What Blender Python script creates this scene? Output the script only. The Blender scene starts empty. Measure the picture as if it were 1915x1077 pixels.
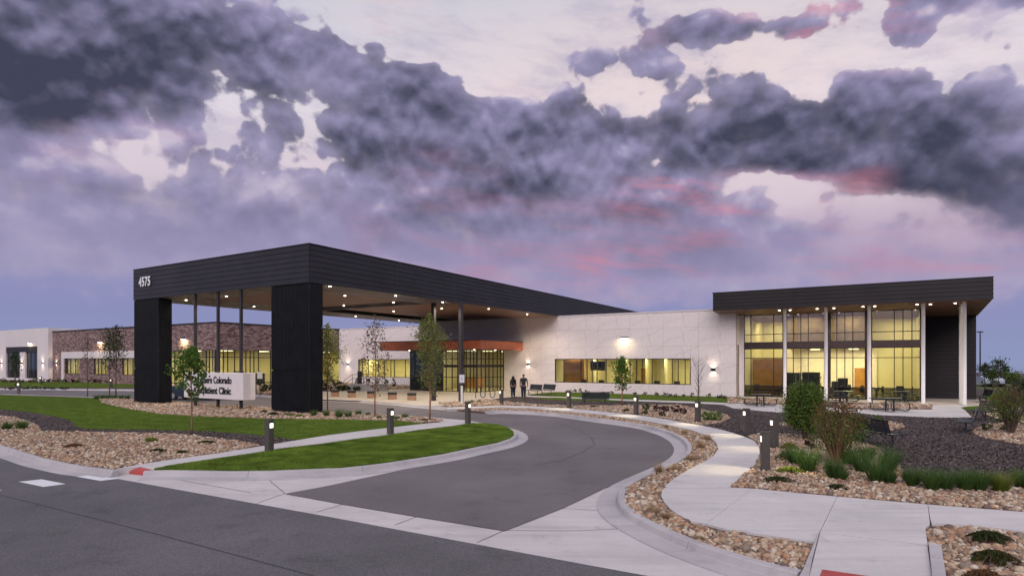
import bpy, math, random
import numpy as np
C = bpy.context.scene
R = math.radians
# ---------------------------------------------------------------- camera, sky, sun, exposure
F, CX, HY = 1150.0, 957.5, 677.0          # focal length, centre and horizon of the photograph in its own pixels
EYE = 2.8
cam = bpy.data.objects.new('camera', bpy.data.cameras.new('camera'))
C.collection.objects.link(cam)
cam.location = (0, 0, EYE); cam.rotation_euler = (R(90), 0, 0)
cam.data.sensor_width = 36; cam.data.lens = F/1915*36
cam.data.shift_y = (HY-538.5)/1915
cam.data.clip_start = .1; cam.data.clip_end = 20000
C.camera = cam
C.view_settings.view_transform = 'Standard'; C.view_settings.look = 'None'
C.view_settings.exposure = 0.12; C.view_settings.gamma = 1; C.view_settings.use_curve_mapping = False

def lin(c):
    return tuple(((v/255)/12.92 if v/255 <= .04045 else ((v/255+.055)/1.055)**2.4) for v in c)

class N:                                   # small arithmetic wrapper round shader nodes
    def __init__(s, nt, sock): s.nt, s.s = nt, sock
    def _m(s, op, *a, clamp=False):
        n = s.nt.nodes.new('ShaderNodeMath'); n.operation = op; n.use_clamp = clamp
        for i, v in enumerate((s,)+a):
            if isinstance(v, N): s.nt.links.new(v.s, n.inputs[i])
            else: n.inputs[i].default_value = v
        return N(s.nt, n.outputs[0])
    def __add__(s, o): return s._m('ADD', o)
    __radd__ = __add__
    def __sub__(s, o): return s._m('SUBTRACT', o)
    def __rsub__(s, o): return (s*-1)+o
    def __mul__(s, o): return s._m('MULTIPLY', o)
    __rmul__ = __mul__
    def __truediv__(s, o): return s._m('DIVIDE', o)
    def f(s, op, *a): return s._m(op, *a)
    def clamp(s): return s._m('ADD', 0.0, clamp=True)
    def smooth(s, a, b):
        n = s.nt.nodes.new('ShaderNodeMapRange'); n.interpolation_type = 'SMOOTHSTEP'
        s.nt.links.new(s.s, n.inputs[0]); n.inputs[1].default_value = a; n.inputs[2].default_value = b
        return N(s.nt, n.outputs[0])
def vec(nt, *c):
    n = nt.nodes.new('ShaderNodeCombineXYZ')
    for i, v in enumerate(c):
        if isinstance(v, N): nt.links.new(v.s, n.inputs[i])
        else: n.inputs[i].default_value = v
    return n.outputs[0]
def noise(nt, v, scale, detail=6, rough=.55, dist=0.0, out=0, typ='FBM', lac=2.0):
    n = nt.nodes.new('ShaderNodeTexNoise'); n.noise_dimensions = '3D'
    if hasattr(n, 'noise_type'): n.noise_type = typ
    n.inputs['Scale'].default_value = scale; n.inputs['Detail'].default_value = detail
    n.inputs['Roughness'].default_value = rough; n.inputs['Distortion'].default_value = dist
    n.inputs['Lacunarity'].default_value = lac
    nt.links.new(v, n.inputs['Vector']); return N(nt, n.outputs[out])
def ramp(nt, fac, stops, interp='LINEAR'):
    n = nt.nodes.new('ShaderNodeValToRGB'); n.color_ramp.interpolation = interp
    el = n.color_ramp.elements
    for i, (p, c) in enumerate(stops):
        e = el[i] if i < 2 else el.new(p)
        e.position = p; e.color = tuple(c)+((1,) if len(c) == 3 else ())
    if isinstance(fac, N): nt.links.new(fac.s, n.inputs[0])
    else: nt.links.new(fac, n.inputs[0])
    return n.outputs[0]
def mixc(nt, f, a, b, mode='MIX'):
    n = nt.nodes.new('ShaderNodeMix'); n.data_type = 'RGBA'; n.blend_type = mode
    n.clamp_factor = True
    for sock, v in ((n.inputs[0], f), (n.inputs[6], a), (n.inputs[7], b)):
        if isinstance(v, N): nt.links.new(v.s, sock)
        elif isinstance(v, bpy.types.NodeSocket): nt.links.new(v, sock)
        elif isinstance(v, (int, float)): sock.default_value = v
        else: sock.default_value = tuple(v)+((1,) if len(v) == 3 else ())
    return n.outputs[2]

SKY_GAIN = 1.0
def make_sky():
    w = bpy.data.worlds.new('World'); C.world = w; w.use_nodes = True
    nt = w.node_tree; nt.nodes.clear()
    tc = nt.nodes.new('ShaderNodeTexCoord')
    sx = nt.nodes.new('ShaderNodeSeparateXYZ'); nt.links.new(tc.outputs['Generated'], sx.inputs[0])
    x, y, z = (N(nt, sx.outputs[i]) for i in range(3))
    h = (x*x+y*y+1e-6).f('SQRT')
    sa, ca = x/h, y/h
    e = z/h
    e = e.f('MINIMUM', 3.0)
    az = sa.f('ARCTAN2', ca)
    P = vec(nt, sa, ca, e*1.25)
    # outlines: large warp and fine warp
    w1 = noise(nt, P, 5.5, 5, .55); w2 = noise(nt, vec(nt, sa+7.3, ca, e*1.25+3.1), 5.5, 5, .55)
    azw = az + (w1-.5)*.085; ew = e + (w2-.5)*.065
    # low-resolution map of where clouds stand (R), how light they are (G) and how pink (B); rows of photograph heights
    rows = [
     # cols: x = 0,100,...,1900
     (0,   '9997764022 1353355788', '3345566667 5555455555', '0000000000 0120367310'),
     (50,  '9999985201 1368765855', '1234455566 5544554466', '0000000000 0120377210'),
     (100, '9999988721 2675542436', '0012344556 4556556566', '0000000000 0000025300'),
     (150, '9999776984 3556738866', '0011344555 6654455455', '0000000000 0000000000'),
     (200, '9987666899 8746889987', '2123434455 5343223334', '0010000000 0000000000'),
     (250, '8766666899 9988989898', '5566543344 4443223223', '0111000000 0000000000'),
     (300, '9766766899 9878999999', '6665565444 4544312223', '0110000010 0000000000'),
     (350, '9878757899 9989547999', '6666666554 5555543112', '0000000011 0045344000'),
     (400, '9998888999 9999854578', '7776666655 5555665433', '0000000111 1134431111'),
     (450, '9999999999 9999886567', '7777777666 6655667666', '0000000112 2222222344'),
     (500, '7888899999 9999999888', '7777777777 7766677777', '0000000112 2442222233'),
     (540, '4555566677 7777777766', '7777777777 7777777777', '0000000011 1111111111'),
     (610, '1111111222 2222222222', '7777777777 7777777777', '0000000000 0000000000'),
    ]
    import re
    lo, hi = -1.25, 1.25
    outs = []
    elev = []
    for py, d, g, b in rows:
        d, g, b = (s.replace(' ', '') for s in (d, g, b))
        st = []
        for i in range(20):
            a = math.atan((i*100.0-CX)/F)
            st.append(((a-lo)/(hi-lo), (int(d[i])/9, int(g[i])/9, int(b[i])/9)))
        # beyond the frame the same kind of broken cloud goes on
        first, last = st[0], st[-1]
        st = [(0.0, (.55, .5, .1)), (.10, first[1])] + st + [(.90, last[1]), (1.0, (.55, .5, .1))]
        f = (azw-lo)/(hi-lo)
        outs.append(ramp(nt, f, st, 'EASE'))
        elev.append((HY-py)/F)
    # elevation as in the picture plane (so rows stay level in front, and fade into the dome elsewhere)
    cosz = az.f('COSINE').f('MAXIMUM', .62)
    epl = ew/cosz
    # above the frame: broken high cloud
    top = vec(nt, .35, .65, .12)
    col = top
    es = [(HY+120)/F] + elev
    cur = top
    for k, o in enumerate(outs):
        f = epl.smooth(es[k], es[k+1])      # goes 0 -> 1 when falling from row k to k+1
        cur = mixc(nt, f, cur, o)
    sp = nt.nodes.new('ShaderNodeSeparateColor'); nt.links.new(cur, sp.inputs[0])
    D, G, B = (N(nt, sp.outputs[i]) for i in range(3))
    # cloud detail
    n1 = noise(nt, P, 9, 10, .60)
    n1u = noise(nt, vec(nt, sa, ca, e*1.25+.022), 9, 6, .56)
    def puff(scale, up, dt=1):
        vo = nt.nodes.new('ShaderNodeTexVoronoi'); vo.feature = 'F1'; vo.voronoi_dimensions = '2D'
        vo.inputs['Scale'].default_value = scale; vo.inputs['Detail'].default_value = dt; vo.inputs['Roughness'].default_value = .55
        nt.links.new(vec(nt, azw*.7+az*.3, ew*.75+e*.25+up), vo.inputs['Vector'])
        return N(nt, vo.outputs['Distance'])
    va, vb = puff(13, 0, 2), puff(13, .020, 2)
    v = va
    dens = D + (n1-.5)*.62 - (v-.42)*.36
    low = e.smooth(.14, .32)                # 0 near the horizon, 1 high: clouds there blur into haze
    a_hard = dens.smooth(.455, .535)
    a_soft = dens.smooth(.30, .85)
    a_wide = dens.smooth(.28, .80)
    alpha = a_soft + (a_hard*.82+a_wide*.18-a_soft)*low
    # shading: underside dark, tops light
    nl = noise(nt, P, 6.5, 5, .5); nlu = noise(nt, vec(nt, sa, ca, e*1.25+.035), 6.5, 5, .5)
    relief = (nl-nlu)*1.7 + (n1-n1u)*.60 + (vb-va)*.42 + (.42-va)*.20
    thick = dens.smooth(.5, 1.2)
    tone = G*.92 + .06 + relief*(low*.9+.1) - thick*.10 + .05 + (1-dens.smooth(.46,.72))*.16*low + (noise(nt, P, 3.2, 5, .6)-.5)*.22
    tone = tone.clamp()
    cloud = ramp(nt, tone, [(0, lin((64,66,86))), (.25, lin((92,91,116))), (.5, lin((122,118,148))), (.75, lin((146,140,174))), (1, lin((192,182,202)))])
    stv = noise(nt, vec(nt, sa*1.0, ca*1.0, e*5.0+az*.8), 5.0, 7, .6)
    pn = (B*stv.smooth(.42, .68)*2.6).clamp()
    cloud = mixc(nt, pn*.42, cloud, lin((216,128,142)))
    clear = ramp(nt, e/.62, [(0, lin((136,146,182))), (.12, lin((134,138,180))), (.25, lin((146,142,182))), (.38, lin((206,192,204))), (.5, lin((214,202,212))), (.65, lin((218,213,223))), (.8, lin((204,202,214))), (1, lin((190,194,208)))])
    peach = (az-.25)/.45; pe = (e-.45)/.16
    g = ((peach*peach+pe*pe)*-1).f('EXPONENT')
    p2, q2 = (az-.62)/.22, (e-.17)/.06
    clear = mixc(nt, g*.5, clear, lin((236,208,202)))
    g2 = ((p2*p2+q2*q2)*-1).f('EXPONENT')
    clear = mixc(nt, g2*.6, clear, lin((196,170,184)))
    wn = noise(nt, vec(nt, sa*1.4, ca*1.4, e*3.6+az*.5), 4.5, 9, .66)
    clear = mixc(nt, wn.smooth(.40, .72)*.75*e.smooth(.2, .4), clear, lin((176,170,192)))
    rose = noise(nt, vec(nt, sa+3.1, ca, e*2.2), 4.0, 6, .6)
    clear = mixc(nt, rose.smooth(.5, .75)*.5*e.smooth(.25, .42), clear, lin((228,196,200)))
    out = mixc(nt, alpha, clear, cloud)
    # below the horizon: plain ground haze colour (hidden by the terrain)
    out = mixc(nt, (e*-1).smooth(0.0, .05), out, (.12, .12, .13))
    bg = nt.nodes.new('ShaderNodeBackground'); bg.inputs[1].default_value = SKY_GAIN
    nt.links.new(out, bg.inputs[0])
    wo = nt.nodes.new('ShaderNodeOutputWorld'); nt.links.new(bg.outputs[0], wo.inputs[0])
make_sky()

def make_sun():
    l = bpy.data.lights.new('afterglow', 'SUN'); l.energy = 1.5; l.angle = R(45); l.color = (1.0, .90, .93)
    o = bpy.data.objects.new('afterglow', l); C.collection.objects.link(o)
    o.rotation_euler = (R(54), 0, R(-10))      # broad twilight glow from behind the viewer
make_sun()
C.cycles.use_denoising = True
C.cycles.use_adaptive_sampling = True; C.cycles.adaptive_threshold = .02
C.cycles.max_bounces = 6; C.cycles.diffuse_bounces = 3; C.cycles.glossy_bounces = 3
C.cycles.transparent_max_bounces = 10; C.cycles.sample_clamp_indirect = 3; C.cycles.sample_clamp_direct = 12
C.cycles.caustics_reflective = False; C.cycles.caustics_refractive = False
rng = random.Random(7)
nr = np.random.default_rng(7)
col = C.collection
# ---------------------------------------------------------------- geometry of the place
CO, SI = .8482, .5296
ROT = -math.atan2(SI, CO)                       # the clinic's walls run along this direction
def B(r, u, z=0): return (CO*r+SI*u, -SI*r+CO*u, z)
def toRU(x, y): return (CO*x-SI*y, SI*x+CO*y)
def P(px, py, z=0.0):                           # a point of the photograph on the level z, in metres
    d = (EYE-z)*F/(py-HY); return ((px-CX)/F*d, d, z)
def PL(pts, z=0.0): return [P(a, b, z)[:2] for a, b in pts]
def ronu(px, u):
    k = (px-CX)/F; return (k*CO-SI)*u/(CO+SI*k)
def uonr(px, r):
    k = (px-CX)/F; return -r*(CO+SI*k)/(SI-CO*k)
def zat(py, x, y): return EYE+(HY-py)/F*y
# ---------------------------------------------------------------- materials
MATS = {}
def mat(name, c, rough=.8, var=.12, scale=3.0, bump=0.0, bscale=40, metal=0.0, c2=None, spec=.3, obj=False, detail=5, fine=0.0, fscale=60, coat=0.0):
    if name in MATS: return MATS[name]
    m = bpy.data.materials.new(name); m.use_nodes = True; nt = m.node_tree
    b = nt.nodes['Principled BSDF']; b.inputs['Roughness'].default_value = rough; b.inputs['Metallic'].default_value = metal
    b.inputs['Specular IOR Level'].default_value = spec
    if coat: b.inputs['Coat Weight'].default_value = coat
    if obj:
        v = nt.nodes.new('ShaderNodeTexCoord').outputs['Object']
    else:
        v = nt.nodes.new('ShaderNodeNewGeometry').outputs['Position']
    n = noise(nt, v, scale, detail, .6)
    c2 = c2 or tuple(x*(1-var*1.6) for x in c)
    c1 = tuple(min(1, x*(1+var)) for x in c) if c2 is None else tuple(min(1, x*(1+var)) for x in c)
    cc = ramp(nt, n, [(.28, c2), (.72, c1)])
    if fine:
        f = noise(nt, v, fscale, 2, .6)
        cc = mixc(nt, 1.0, cc, ramp(nt, f, [(.25, (1-fine,)*3), (.75, (1+fine*.6,)*3)]), 'MULTIPLY')
    nt.links.new(cc, b.inputs['Base Color'])
    if bump:
        bn = nt.nodes.new('ShaderNodeBump'); bn.inputs['Strength'].default_value = bump; bn.inputs['Distance'].default_value = .01
        nn = noise(nt, v, bscale, 3, .6); nt.links.new(nn.s, bn.inputs['Height']); nt.links.new(bn.outputs[0], b.inputs['Normal'])
    MATS[name] = m; return m
def emit(name, c, s):
    if name in MATS: return MATS[name]
    m = bpy.data.materials.new(name); m.use_nodes = True; nt = m.node_tree
    b = nt.nodes['Principled BSDF']; b.inputs['Base Color'].default_value = (*c, 1)
    b.inputs['Emission Color'].default_value = (*c, 1); b.inputs['Emission Strength'].default_value = s
    MATS[name] = m; return m

ASPH = mat('asphalt', (.146,.138,.144), .9, .12, .35, .6, 70, fine=.55, fscale=58, c2=(.120,.113,.118))
ASPH2 = mat('drive_asphalt', (.180,.162,.166), .9, .12, .25, .5, 70, fine=.45, fscale=60, c2=(.144,.129,.133))
def stain(m, k=.35, tracks=True):
    nt = m.node_tree; b = nt.nodes['Principled BSDF']; src = b.inputs['Base Color'].links[0].from_socket
    g = nt.nodes.new('ShaderNodeNewGeometry').outputs['Position']
    d = noise(nt, g, .9, 9, .75); e_ = noise(nt, g, .12, 4, .6)
    st = ramp(nt, d, [(.30, (1-k,)*3), (.45, (1,1,1)), (.72, (1.06,)*3)]); s2 = ramp(nt, e_, [(.35, (.88,.88,.89)), (.65, (1.08,1.07,1.07))])
    nt.links.new(mixc(nt, 1.0, mixc(nt, 1.0, src, st, 'MULTIPLY'), s2, 'MULTIPLY'), b.inputs['Base Color'])
    # hairline cracks
    vo = nt.nodes.new('ShaderNodeTexVoronoi'); vo.feature = 'DISTANCE_TO_EDGE'; vo.inputs['Scale'].default_value = .28
    w = noise(nt, g, 1.1, 5, .6, out=1); va = nt.nodes.new('ShaderNodeVectorMath'); va.operation = 'ADD'; nt.links.new(g, va.inputs[0])
    vs_ = nt.nodes.new('ShaderNodeVectorMath'); vs_.operation = 'SCALE'; vs_.inputs['Scale'].default_value = 1.6; nt.links.new(w.s, vs_.inputs[0]); nt.links.new(vs_.outputs[0], va.inputs[1])
    nt.links.new(va.outputs[0], vo.inputs['Vector'])
    cr = N(nt, vo.outputs[0]).smooth(.006, .0) * e_.smooth(.50, .62)
    nt.links.new(mixc(nt, cr*.55, b.inputs['Base Color'].links[0].from_socket, (.03,.03,.03)), b.inputs['Base Color'])
stain(ASPH, .30); stain(ASPH2, .25)
TAR = mat('tar_seam', (.055,.052,.058), .8)
def concrete(name, c, c2):
    if name in MATS: return MATS[name]
    m = mat(name, c, .85, .05, .5, .12, 60, fine=.08, fscale=45, c2=c2); nt = m.node_tree
    b = nt.nodes['Principled BSDF']; src = b.inputs['Base Color'].links[0].from_socket
    g = nt.nodes.new('ShaderNodeNewGeometry').outputs['Position']
    mp = nt.nodes.new('ShaderNodeMapping'); nt.links.new(g, mp.inputs[0]); mp.inputs['Rotation'].default_value = (0, 0, -ROT); mp.inputs['Scale'].default_value = (.25, 3.5, 1)
    s = noise(nt, mp.outputs[0], 1.3, 4, .6)
    st = ramp(nt, s, [(.3, (.86,.86,.87)), (.5, (1,1,1)), (.75, (1.05,1.05,1.05))])
    d = noise(nt, g, 1.7, 8, .72)
    st2 = ramp(nt, d, [(.30, (.80,.79,.80)), (.44, (1,1,1))])
    nt.links.new(mixc(nt, 1.0, mixc(nt, .8, src, st, 'MULTIPLY'), st2, 'MULTIPLY'), b.inputs['Base Color']); return m
CONC = concrete('concrete', (.61,.575,.56), (.51,.48,.47))
CONC2 = concrete('apron_concrete', (.59,.55,.54), (.49,.455,.45))
KERB = concrete('kerb_concrete', (.50,.47,.47), (.38,.36,.37))
PLAZA = concrete('plaza_concrete', (.50,.44,.36), (.42,.37,.31))
JOINT = mat('joint_filler', (.10,.095,.10), .9)
WHITEP = mat('road_paint', (.74,.74,.76), .7, .08, 6, fine=.15, fscale=40)
REDP = mat('red_tactile_paving', (.42,.075,.07), .7, .1, 4)
SOIL = mat('soil', (.10,.075,.065), .95, .2, 2, .5, 30, fine=.4, fscale=30)
def mulch_mat():
    m = mat('bark_mulch', (.085,.066,.066), .95, .25, 1.2, .9, 45, fine=.75, fscale=38); return m
MULCH = mulch_mat()
LAWN = mat('lawn', (.098,.150,.020), 1.0, .3, 1.3, .9, 60, c2=(.045,.074,.010), fine=.6, fscale=22, detail=9, spec=.05)
LAWNB = mat('lawn_blade', (.145,.225,.032), .9, .35, 1.2, c2=(.055,.092,.013), detail=8, spec=.15)
DRYG = mat('dry_prairie', (.20,.15,.10), .95, .35, .03, c2=(.10,.09,.055), fine=.3, fscale=1.5, detail=8)
def rock_mat(name, dark=1.0):
    m = bpy.data.materials.new(name); m.use_nodes = True; nt = m.node_tree
    b = nt.nodes['Principled BSDF']; b.inputs['Roughness'].default_value = .75; b.inputs['Specular IOR Level'].default_value = .25
    g = nt.nodes.new('ShaderNodeNewGeometry'); oi = nt.nodes.new('ShaderNodeObjectInfo')
    r = (N(nt, g.outputs['Random Per Island'])*7.31 + N(nt, oi.outputs['Random'])*5.17).f('FRACT')
    cs = [(.30,.20,.15),(.42,.30,.23),(.22,.15,.13),(.50,.41,.34),(.36,.22,.16),(.55,.48,.43),(.27,.22,.20),(.44,.28,.20),(.18,.13,.12),(.47,.35,.27),(.58,.52,.48),(.33,.25,.20)]
    cc = ramp(nt, r, [(i/12, (c[0]*dark*1.04, c[1]*dark, c[2]*dark*.86)) for i, c in enumerate(cs)], 'CONSTANT')
    n = noise(nt, g.outputs['Position'], 25, 4, .6)
    cc = mixc(nt, 1.0, cc, ramp(nt, n, [(.3, (.62,)*3), (.7, (1.22,)*3)]), 'MULTIPLY')
    nt.links.new(cc, b.inputs['Base Color']); return m
ROCK = rock_mat('river_rock')
BLACK = mat('black_metal_siding', (.0165,.016,.021), .45, .25, .6, metal=.0, spec=.38)
BLACK2 = mat('bronze_black_siding', (.018,.015,.0155), .5, .2, .6, spec=.3)
FRAME = mat('dark_window_frame', (.014,.013,.014), .45, spec=.4)
PIER = mat('perforated_dark_cladding', (.008,.009,.011), .5, .3, 1.5, spec=.25)
SOFB = mat('brown_soffit_panel', (.20,.105,.08), .5, .12, .6, spec=.4)
SOFM = mat('ribbed_metal_soffit', (.32,.28,.27), .35, .25, .8, metal=.3)
DARKR = mat('dark_recess', (.015,.014,.015), .8)
RUST = mat('rust_metal_fascia', (.29,.080,.040), .5, .15, 1.2, metal=.0, spec=.35)
ROOF = mat('roof_membrane', (.5,.5,.5), .8)
WHITEB = mat('white_stucco', (.70,.64,.64), .85, .04, .4)
WHITEC = mat('white_column_paint', (.80,.77,.75), .4, .03)
POSTM = mat('dark_post_paint', (.045,.040,.042), .5)
BOLL = mat('bronze_bollard_paint', (.085,.075,.068), .5, .06, 3)
SIGNW = mat('sign_panel', (.76,.71,.69), .5, .03)
INK = mat('sign_letters', (.012,.013,.018), .5)
NUMW = mat('white_numerals', (.85,.85,.86), .5)
BENCH = mat('blue_black_coated_metal', (.022,.030,.042), .35, spec=.5)
STEEL = mat('galvanised_rail', (.06,.06,.065), .4, metal=.4)
TANC = mat('tan_cast_stone', (.42,.25,.16), .8)
CREAM = mat('interior_cream_wall', (.72,.66,.46), .8, .03)
CREAM2 = mat('interior_ceiling', (.78,.74,.55), .8, .02)
IFLOOR = mat('interior_floor', (.30,.25,.17), .5, .06)
WOODI = mat('interior_wood', (.42,.20,.06), .5, .15, 2)
GLASSK = None
DGREY = mat('dark_furniture', (.03,.035,.035), .6)
def glass(name, tint, refl):
    m = bpy.data.materials.new(name); m.use_nodes = True; nt = m.node_tree; nt.nodes.clear()
    t = nt.nodes.new('ShaderNodeBsdfTransparent'); t.inputs[0].default_value = (*tint, 1)
    g = nt.nodes.new('ShaderNodeBsdfGlossy'); g.inputs['Roughness'].default_value = .03; g.inputs[0].default_value = (.9,.9,.95,1)
    ge = nt.nodes.new('ShaderNodeNewGeometry'); dp = nt.nodes.new('ShaderNodeVectorMath'); dp.operation = 'DOT_PRODUCT'
    nt.links.new(ge.outputs['Incoming'], dp.inputs[0]); nt.links.new(ge.outputs['Normal'], dp.inputs[1])
    cs = N(nt, dp.outputs['Value']).f('ABSOLUTE')
    f = ((1-cs).f('POWER', 5.0)*.6*refl[0]+.03+refl[1]).clamp()
    mx = nt.nodes.new('ShaderNodeMixShader'); nt.links.new(f.s, mx.inputs[0]); nt.links.new(t.outputs[0], mx.inputs[1]); nt.links.new(g.outputs[0], mx.inputs[2])
    o = nt.nodes.new('ShaderNodeOutputMaterial'); nt.links.new(mx.outputs[0], o.inputs[0]); return m
GLASS = glass('window_glass', (.88,.90,.82), (1.0, .012))
GLASSD = glass('coated_glass', (.80,.80,.72), (1.2, .10))
GLASSK = glass('tinted_ground_reflection_glass', (.40,.43,.34), (1.2, .07))  # spandrel tint that also paints in the dark greenish reflection of the ground
DGLASS = mat('dark_tinted_glass', (.012,.018,.020), .06, spec=.7)
def leafm(name, c, c2, tr=.35):
    m = bpy.data.materials.new(name); m.use_nodes = True; nt = m.node_tree; b = nt.nodes['Principled BSDF']
    g = nt.nodes.new('ShaderNodeNewGeometry')
    r = N(nt, g.outputs['Random Per Island'])
    n = noise(nt, g.outputs['Position'], 2.2, 3, .6)
    cc = ramp(nt, (r*.55+n*.45), [(.2, c2), (.8, c)])
    nt.links.new(cc, b.inputs['Base Color']); b.inputs['Roughness'].default_value = .7; b.inputs['Specular IOR Level'].default_value = .2
    t = nt.nodes.new('ShaderNodeBsdfTranslucent'); nt.links.new(cc, t.inputs[0])
    mx = nt.nodes.new('ShaderNodeMixShader'); mx.inputs[0].default_value = tr
    nt.links.new(b.outputs[0], mx.inputs[1]); nt.links.new(t.outputs[0], mx.inputs[2])
    nt.links.new(mx.outputs[0], nt.nodes['Material Output'].inputs[0]); return m
LF_GREEN = leafm('fresh_green_leaf', (.13,.24,.035), (.05,.12,.02))
LF_OLIVE = leafm('olive_leaf', (.28,.30,.09), (.11,.15,.035))
LF_DULL = leafm('purplish_leaf', (.15,.12,.07), (.07,.06,.04))
LF_DARK = leafm('dark_leaf', (.085,.115,.04), (.025,.045,.018))
LF_RED = leafm('dark_red_leaf', (.10,.035,.035), (.04,.018,.02))
LF_RUST = leafm('rusty_leaf', (.22,.10,.045), (.10,.07,.03))
LF_SHRUB = leafm('shrub_leaf', (.20,.28,.055), (.03,.07,.018))
LF_TAN = leafm('dry_grass_blade', (.48,.33,.18), (.28,.19,.11))
LF_BLADE = leafm('deep_green_blade', (.16,.26,.06), (.025,.08,.025))
LF_YEL = leafm('yellow_green_mat', (.26,.30,.04), (.12,.17,.03))
LF_JUN = leafm('juniper_needle', (.06,.085,.02), (.03,.045,.014))
BARK = mat('young_tree_bark', (.30,.17,.10), .85, .25, 8)
BARKD = mat('grey_brown_bark', (.13,.09,.07), .85, .25, 8)

def marble():
    m = bpy.data.materials.new('veined_marble_panel'); m.use_nodes = True; nt = m.node_tree; b = nt.nodes['Principled BSDF']
    tc = nt.nodes.new('ShaderNodeTexCoord'); v = tc.outputs['Object']
    oi = nt.nodes.new('ShaderNodeObjectInfo')
    s = nt.nodes.new('ShaderNodeSeparateXYZ'); nt.links.new(v, s.inputs[0])
    x, z = N(nt, s.outputs[0]), N(nt, s.outputs[2])
    rnd = N(nt, oi.outputs['Random'])
    vv = vec(nt, x, (rnd*2).f('FLOOR')*3.7, z)
    n = noise(nt, vv, .9, 6, .6); n2 = noise(nt, vec(nt, x+5, 1.3, z), 1.3, 6, .6); n3 = noise(nt, v, 2.5, 5, .6)
    l1 = (z-x*.42-.25+(n-.5)*1.0).f('ABSOLUTE').smooth(.055, .0)
    l2 = (x-z*-.35-2.05+(n2-.5)*.9).f('ABSOLUTE').smooth(.055, .0)
    l3 = (z-x*.25-1.05+(n2-.5)*.8).f('ABSOLUTE').smooth(.02, .0)
    vein = ((l1*.9+l2*.7+l3*.45)*n3.smooth(.34, .54)).clamp()
    base = ramp(nt, n3, [(.3, (.78,.70,.68)), (.7, (.84,.76,.735))])
    cc = mixc(nt, vein*.38, base, (.28,.23,.24))
    nt.links.new(cc, b.inputs['Base Color']); b.inputs['Roughness'].default_value = .45; b.inputs['Specular IOR Level'].default_value = .35
    return m
MARBLE = marble()
def brick():
    m = bpy.data.materials.new('mottled_brick'); m.use_nodes = True; nt = m.node_tree; b = nt.nodes['Principled BSDF']
    tc = nt.nodes.new('ShaderNodeTexCoord')
    s = nt.nodes.new('ShaderNodeSeparateXYZ'); nt.links.new(tc.outputs['Object'], s.inputs[0])
    x, y, z = (N(nt, s.outputs[i]) for i in range(3))
    br = nt.nodes.new('ShaderNodeTexBrick'); nt.links.new(vec(nt, x+y, z, 0.0), br.inputs[0])
    for k, vl in (('Scale', 1.0), ('Mortar Size', .012), ('Brick Width', .42), ('Row Height', .14), ('Bias', .0)): br.inputs[k].default_value = vl
    br.inputs['Color1'].default_value = (.09,.05,.05,1); br.inputs['Color2'].default_value = (.40,.28,.26,1); br.inputs['Mortar'].default_value = (.15,.12,.12,1)
    n = noise(nt, vec(nt, (x+y)*1.2, z*6, 0.0), 2.0, 3, .7)
    cc = mixc(nt, 1.0, br.outputs[0], ramp(nt, n, [(.35, (.55,.5,.5)), (.65, (1.4,1.35,1.35))]), 'MULTIPLY')
    nt.links.new(cc, b.inputs['Base Color']); b.inputs['Roughness'].default_value = .85
    bn = nt.nodes.new('ShaderNodeBump'); bn.inputs['Strength'].default_value = .6; bn.inputs['Distance'].default_value = .02
    nt.links.new(br.outputs['Fac'], bn.inputs['Height']); bn.invert = True; nt.links.new(bn.outputs[0], b.inputs['Normal'])
    return m
BRICK = brick()
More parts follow.
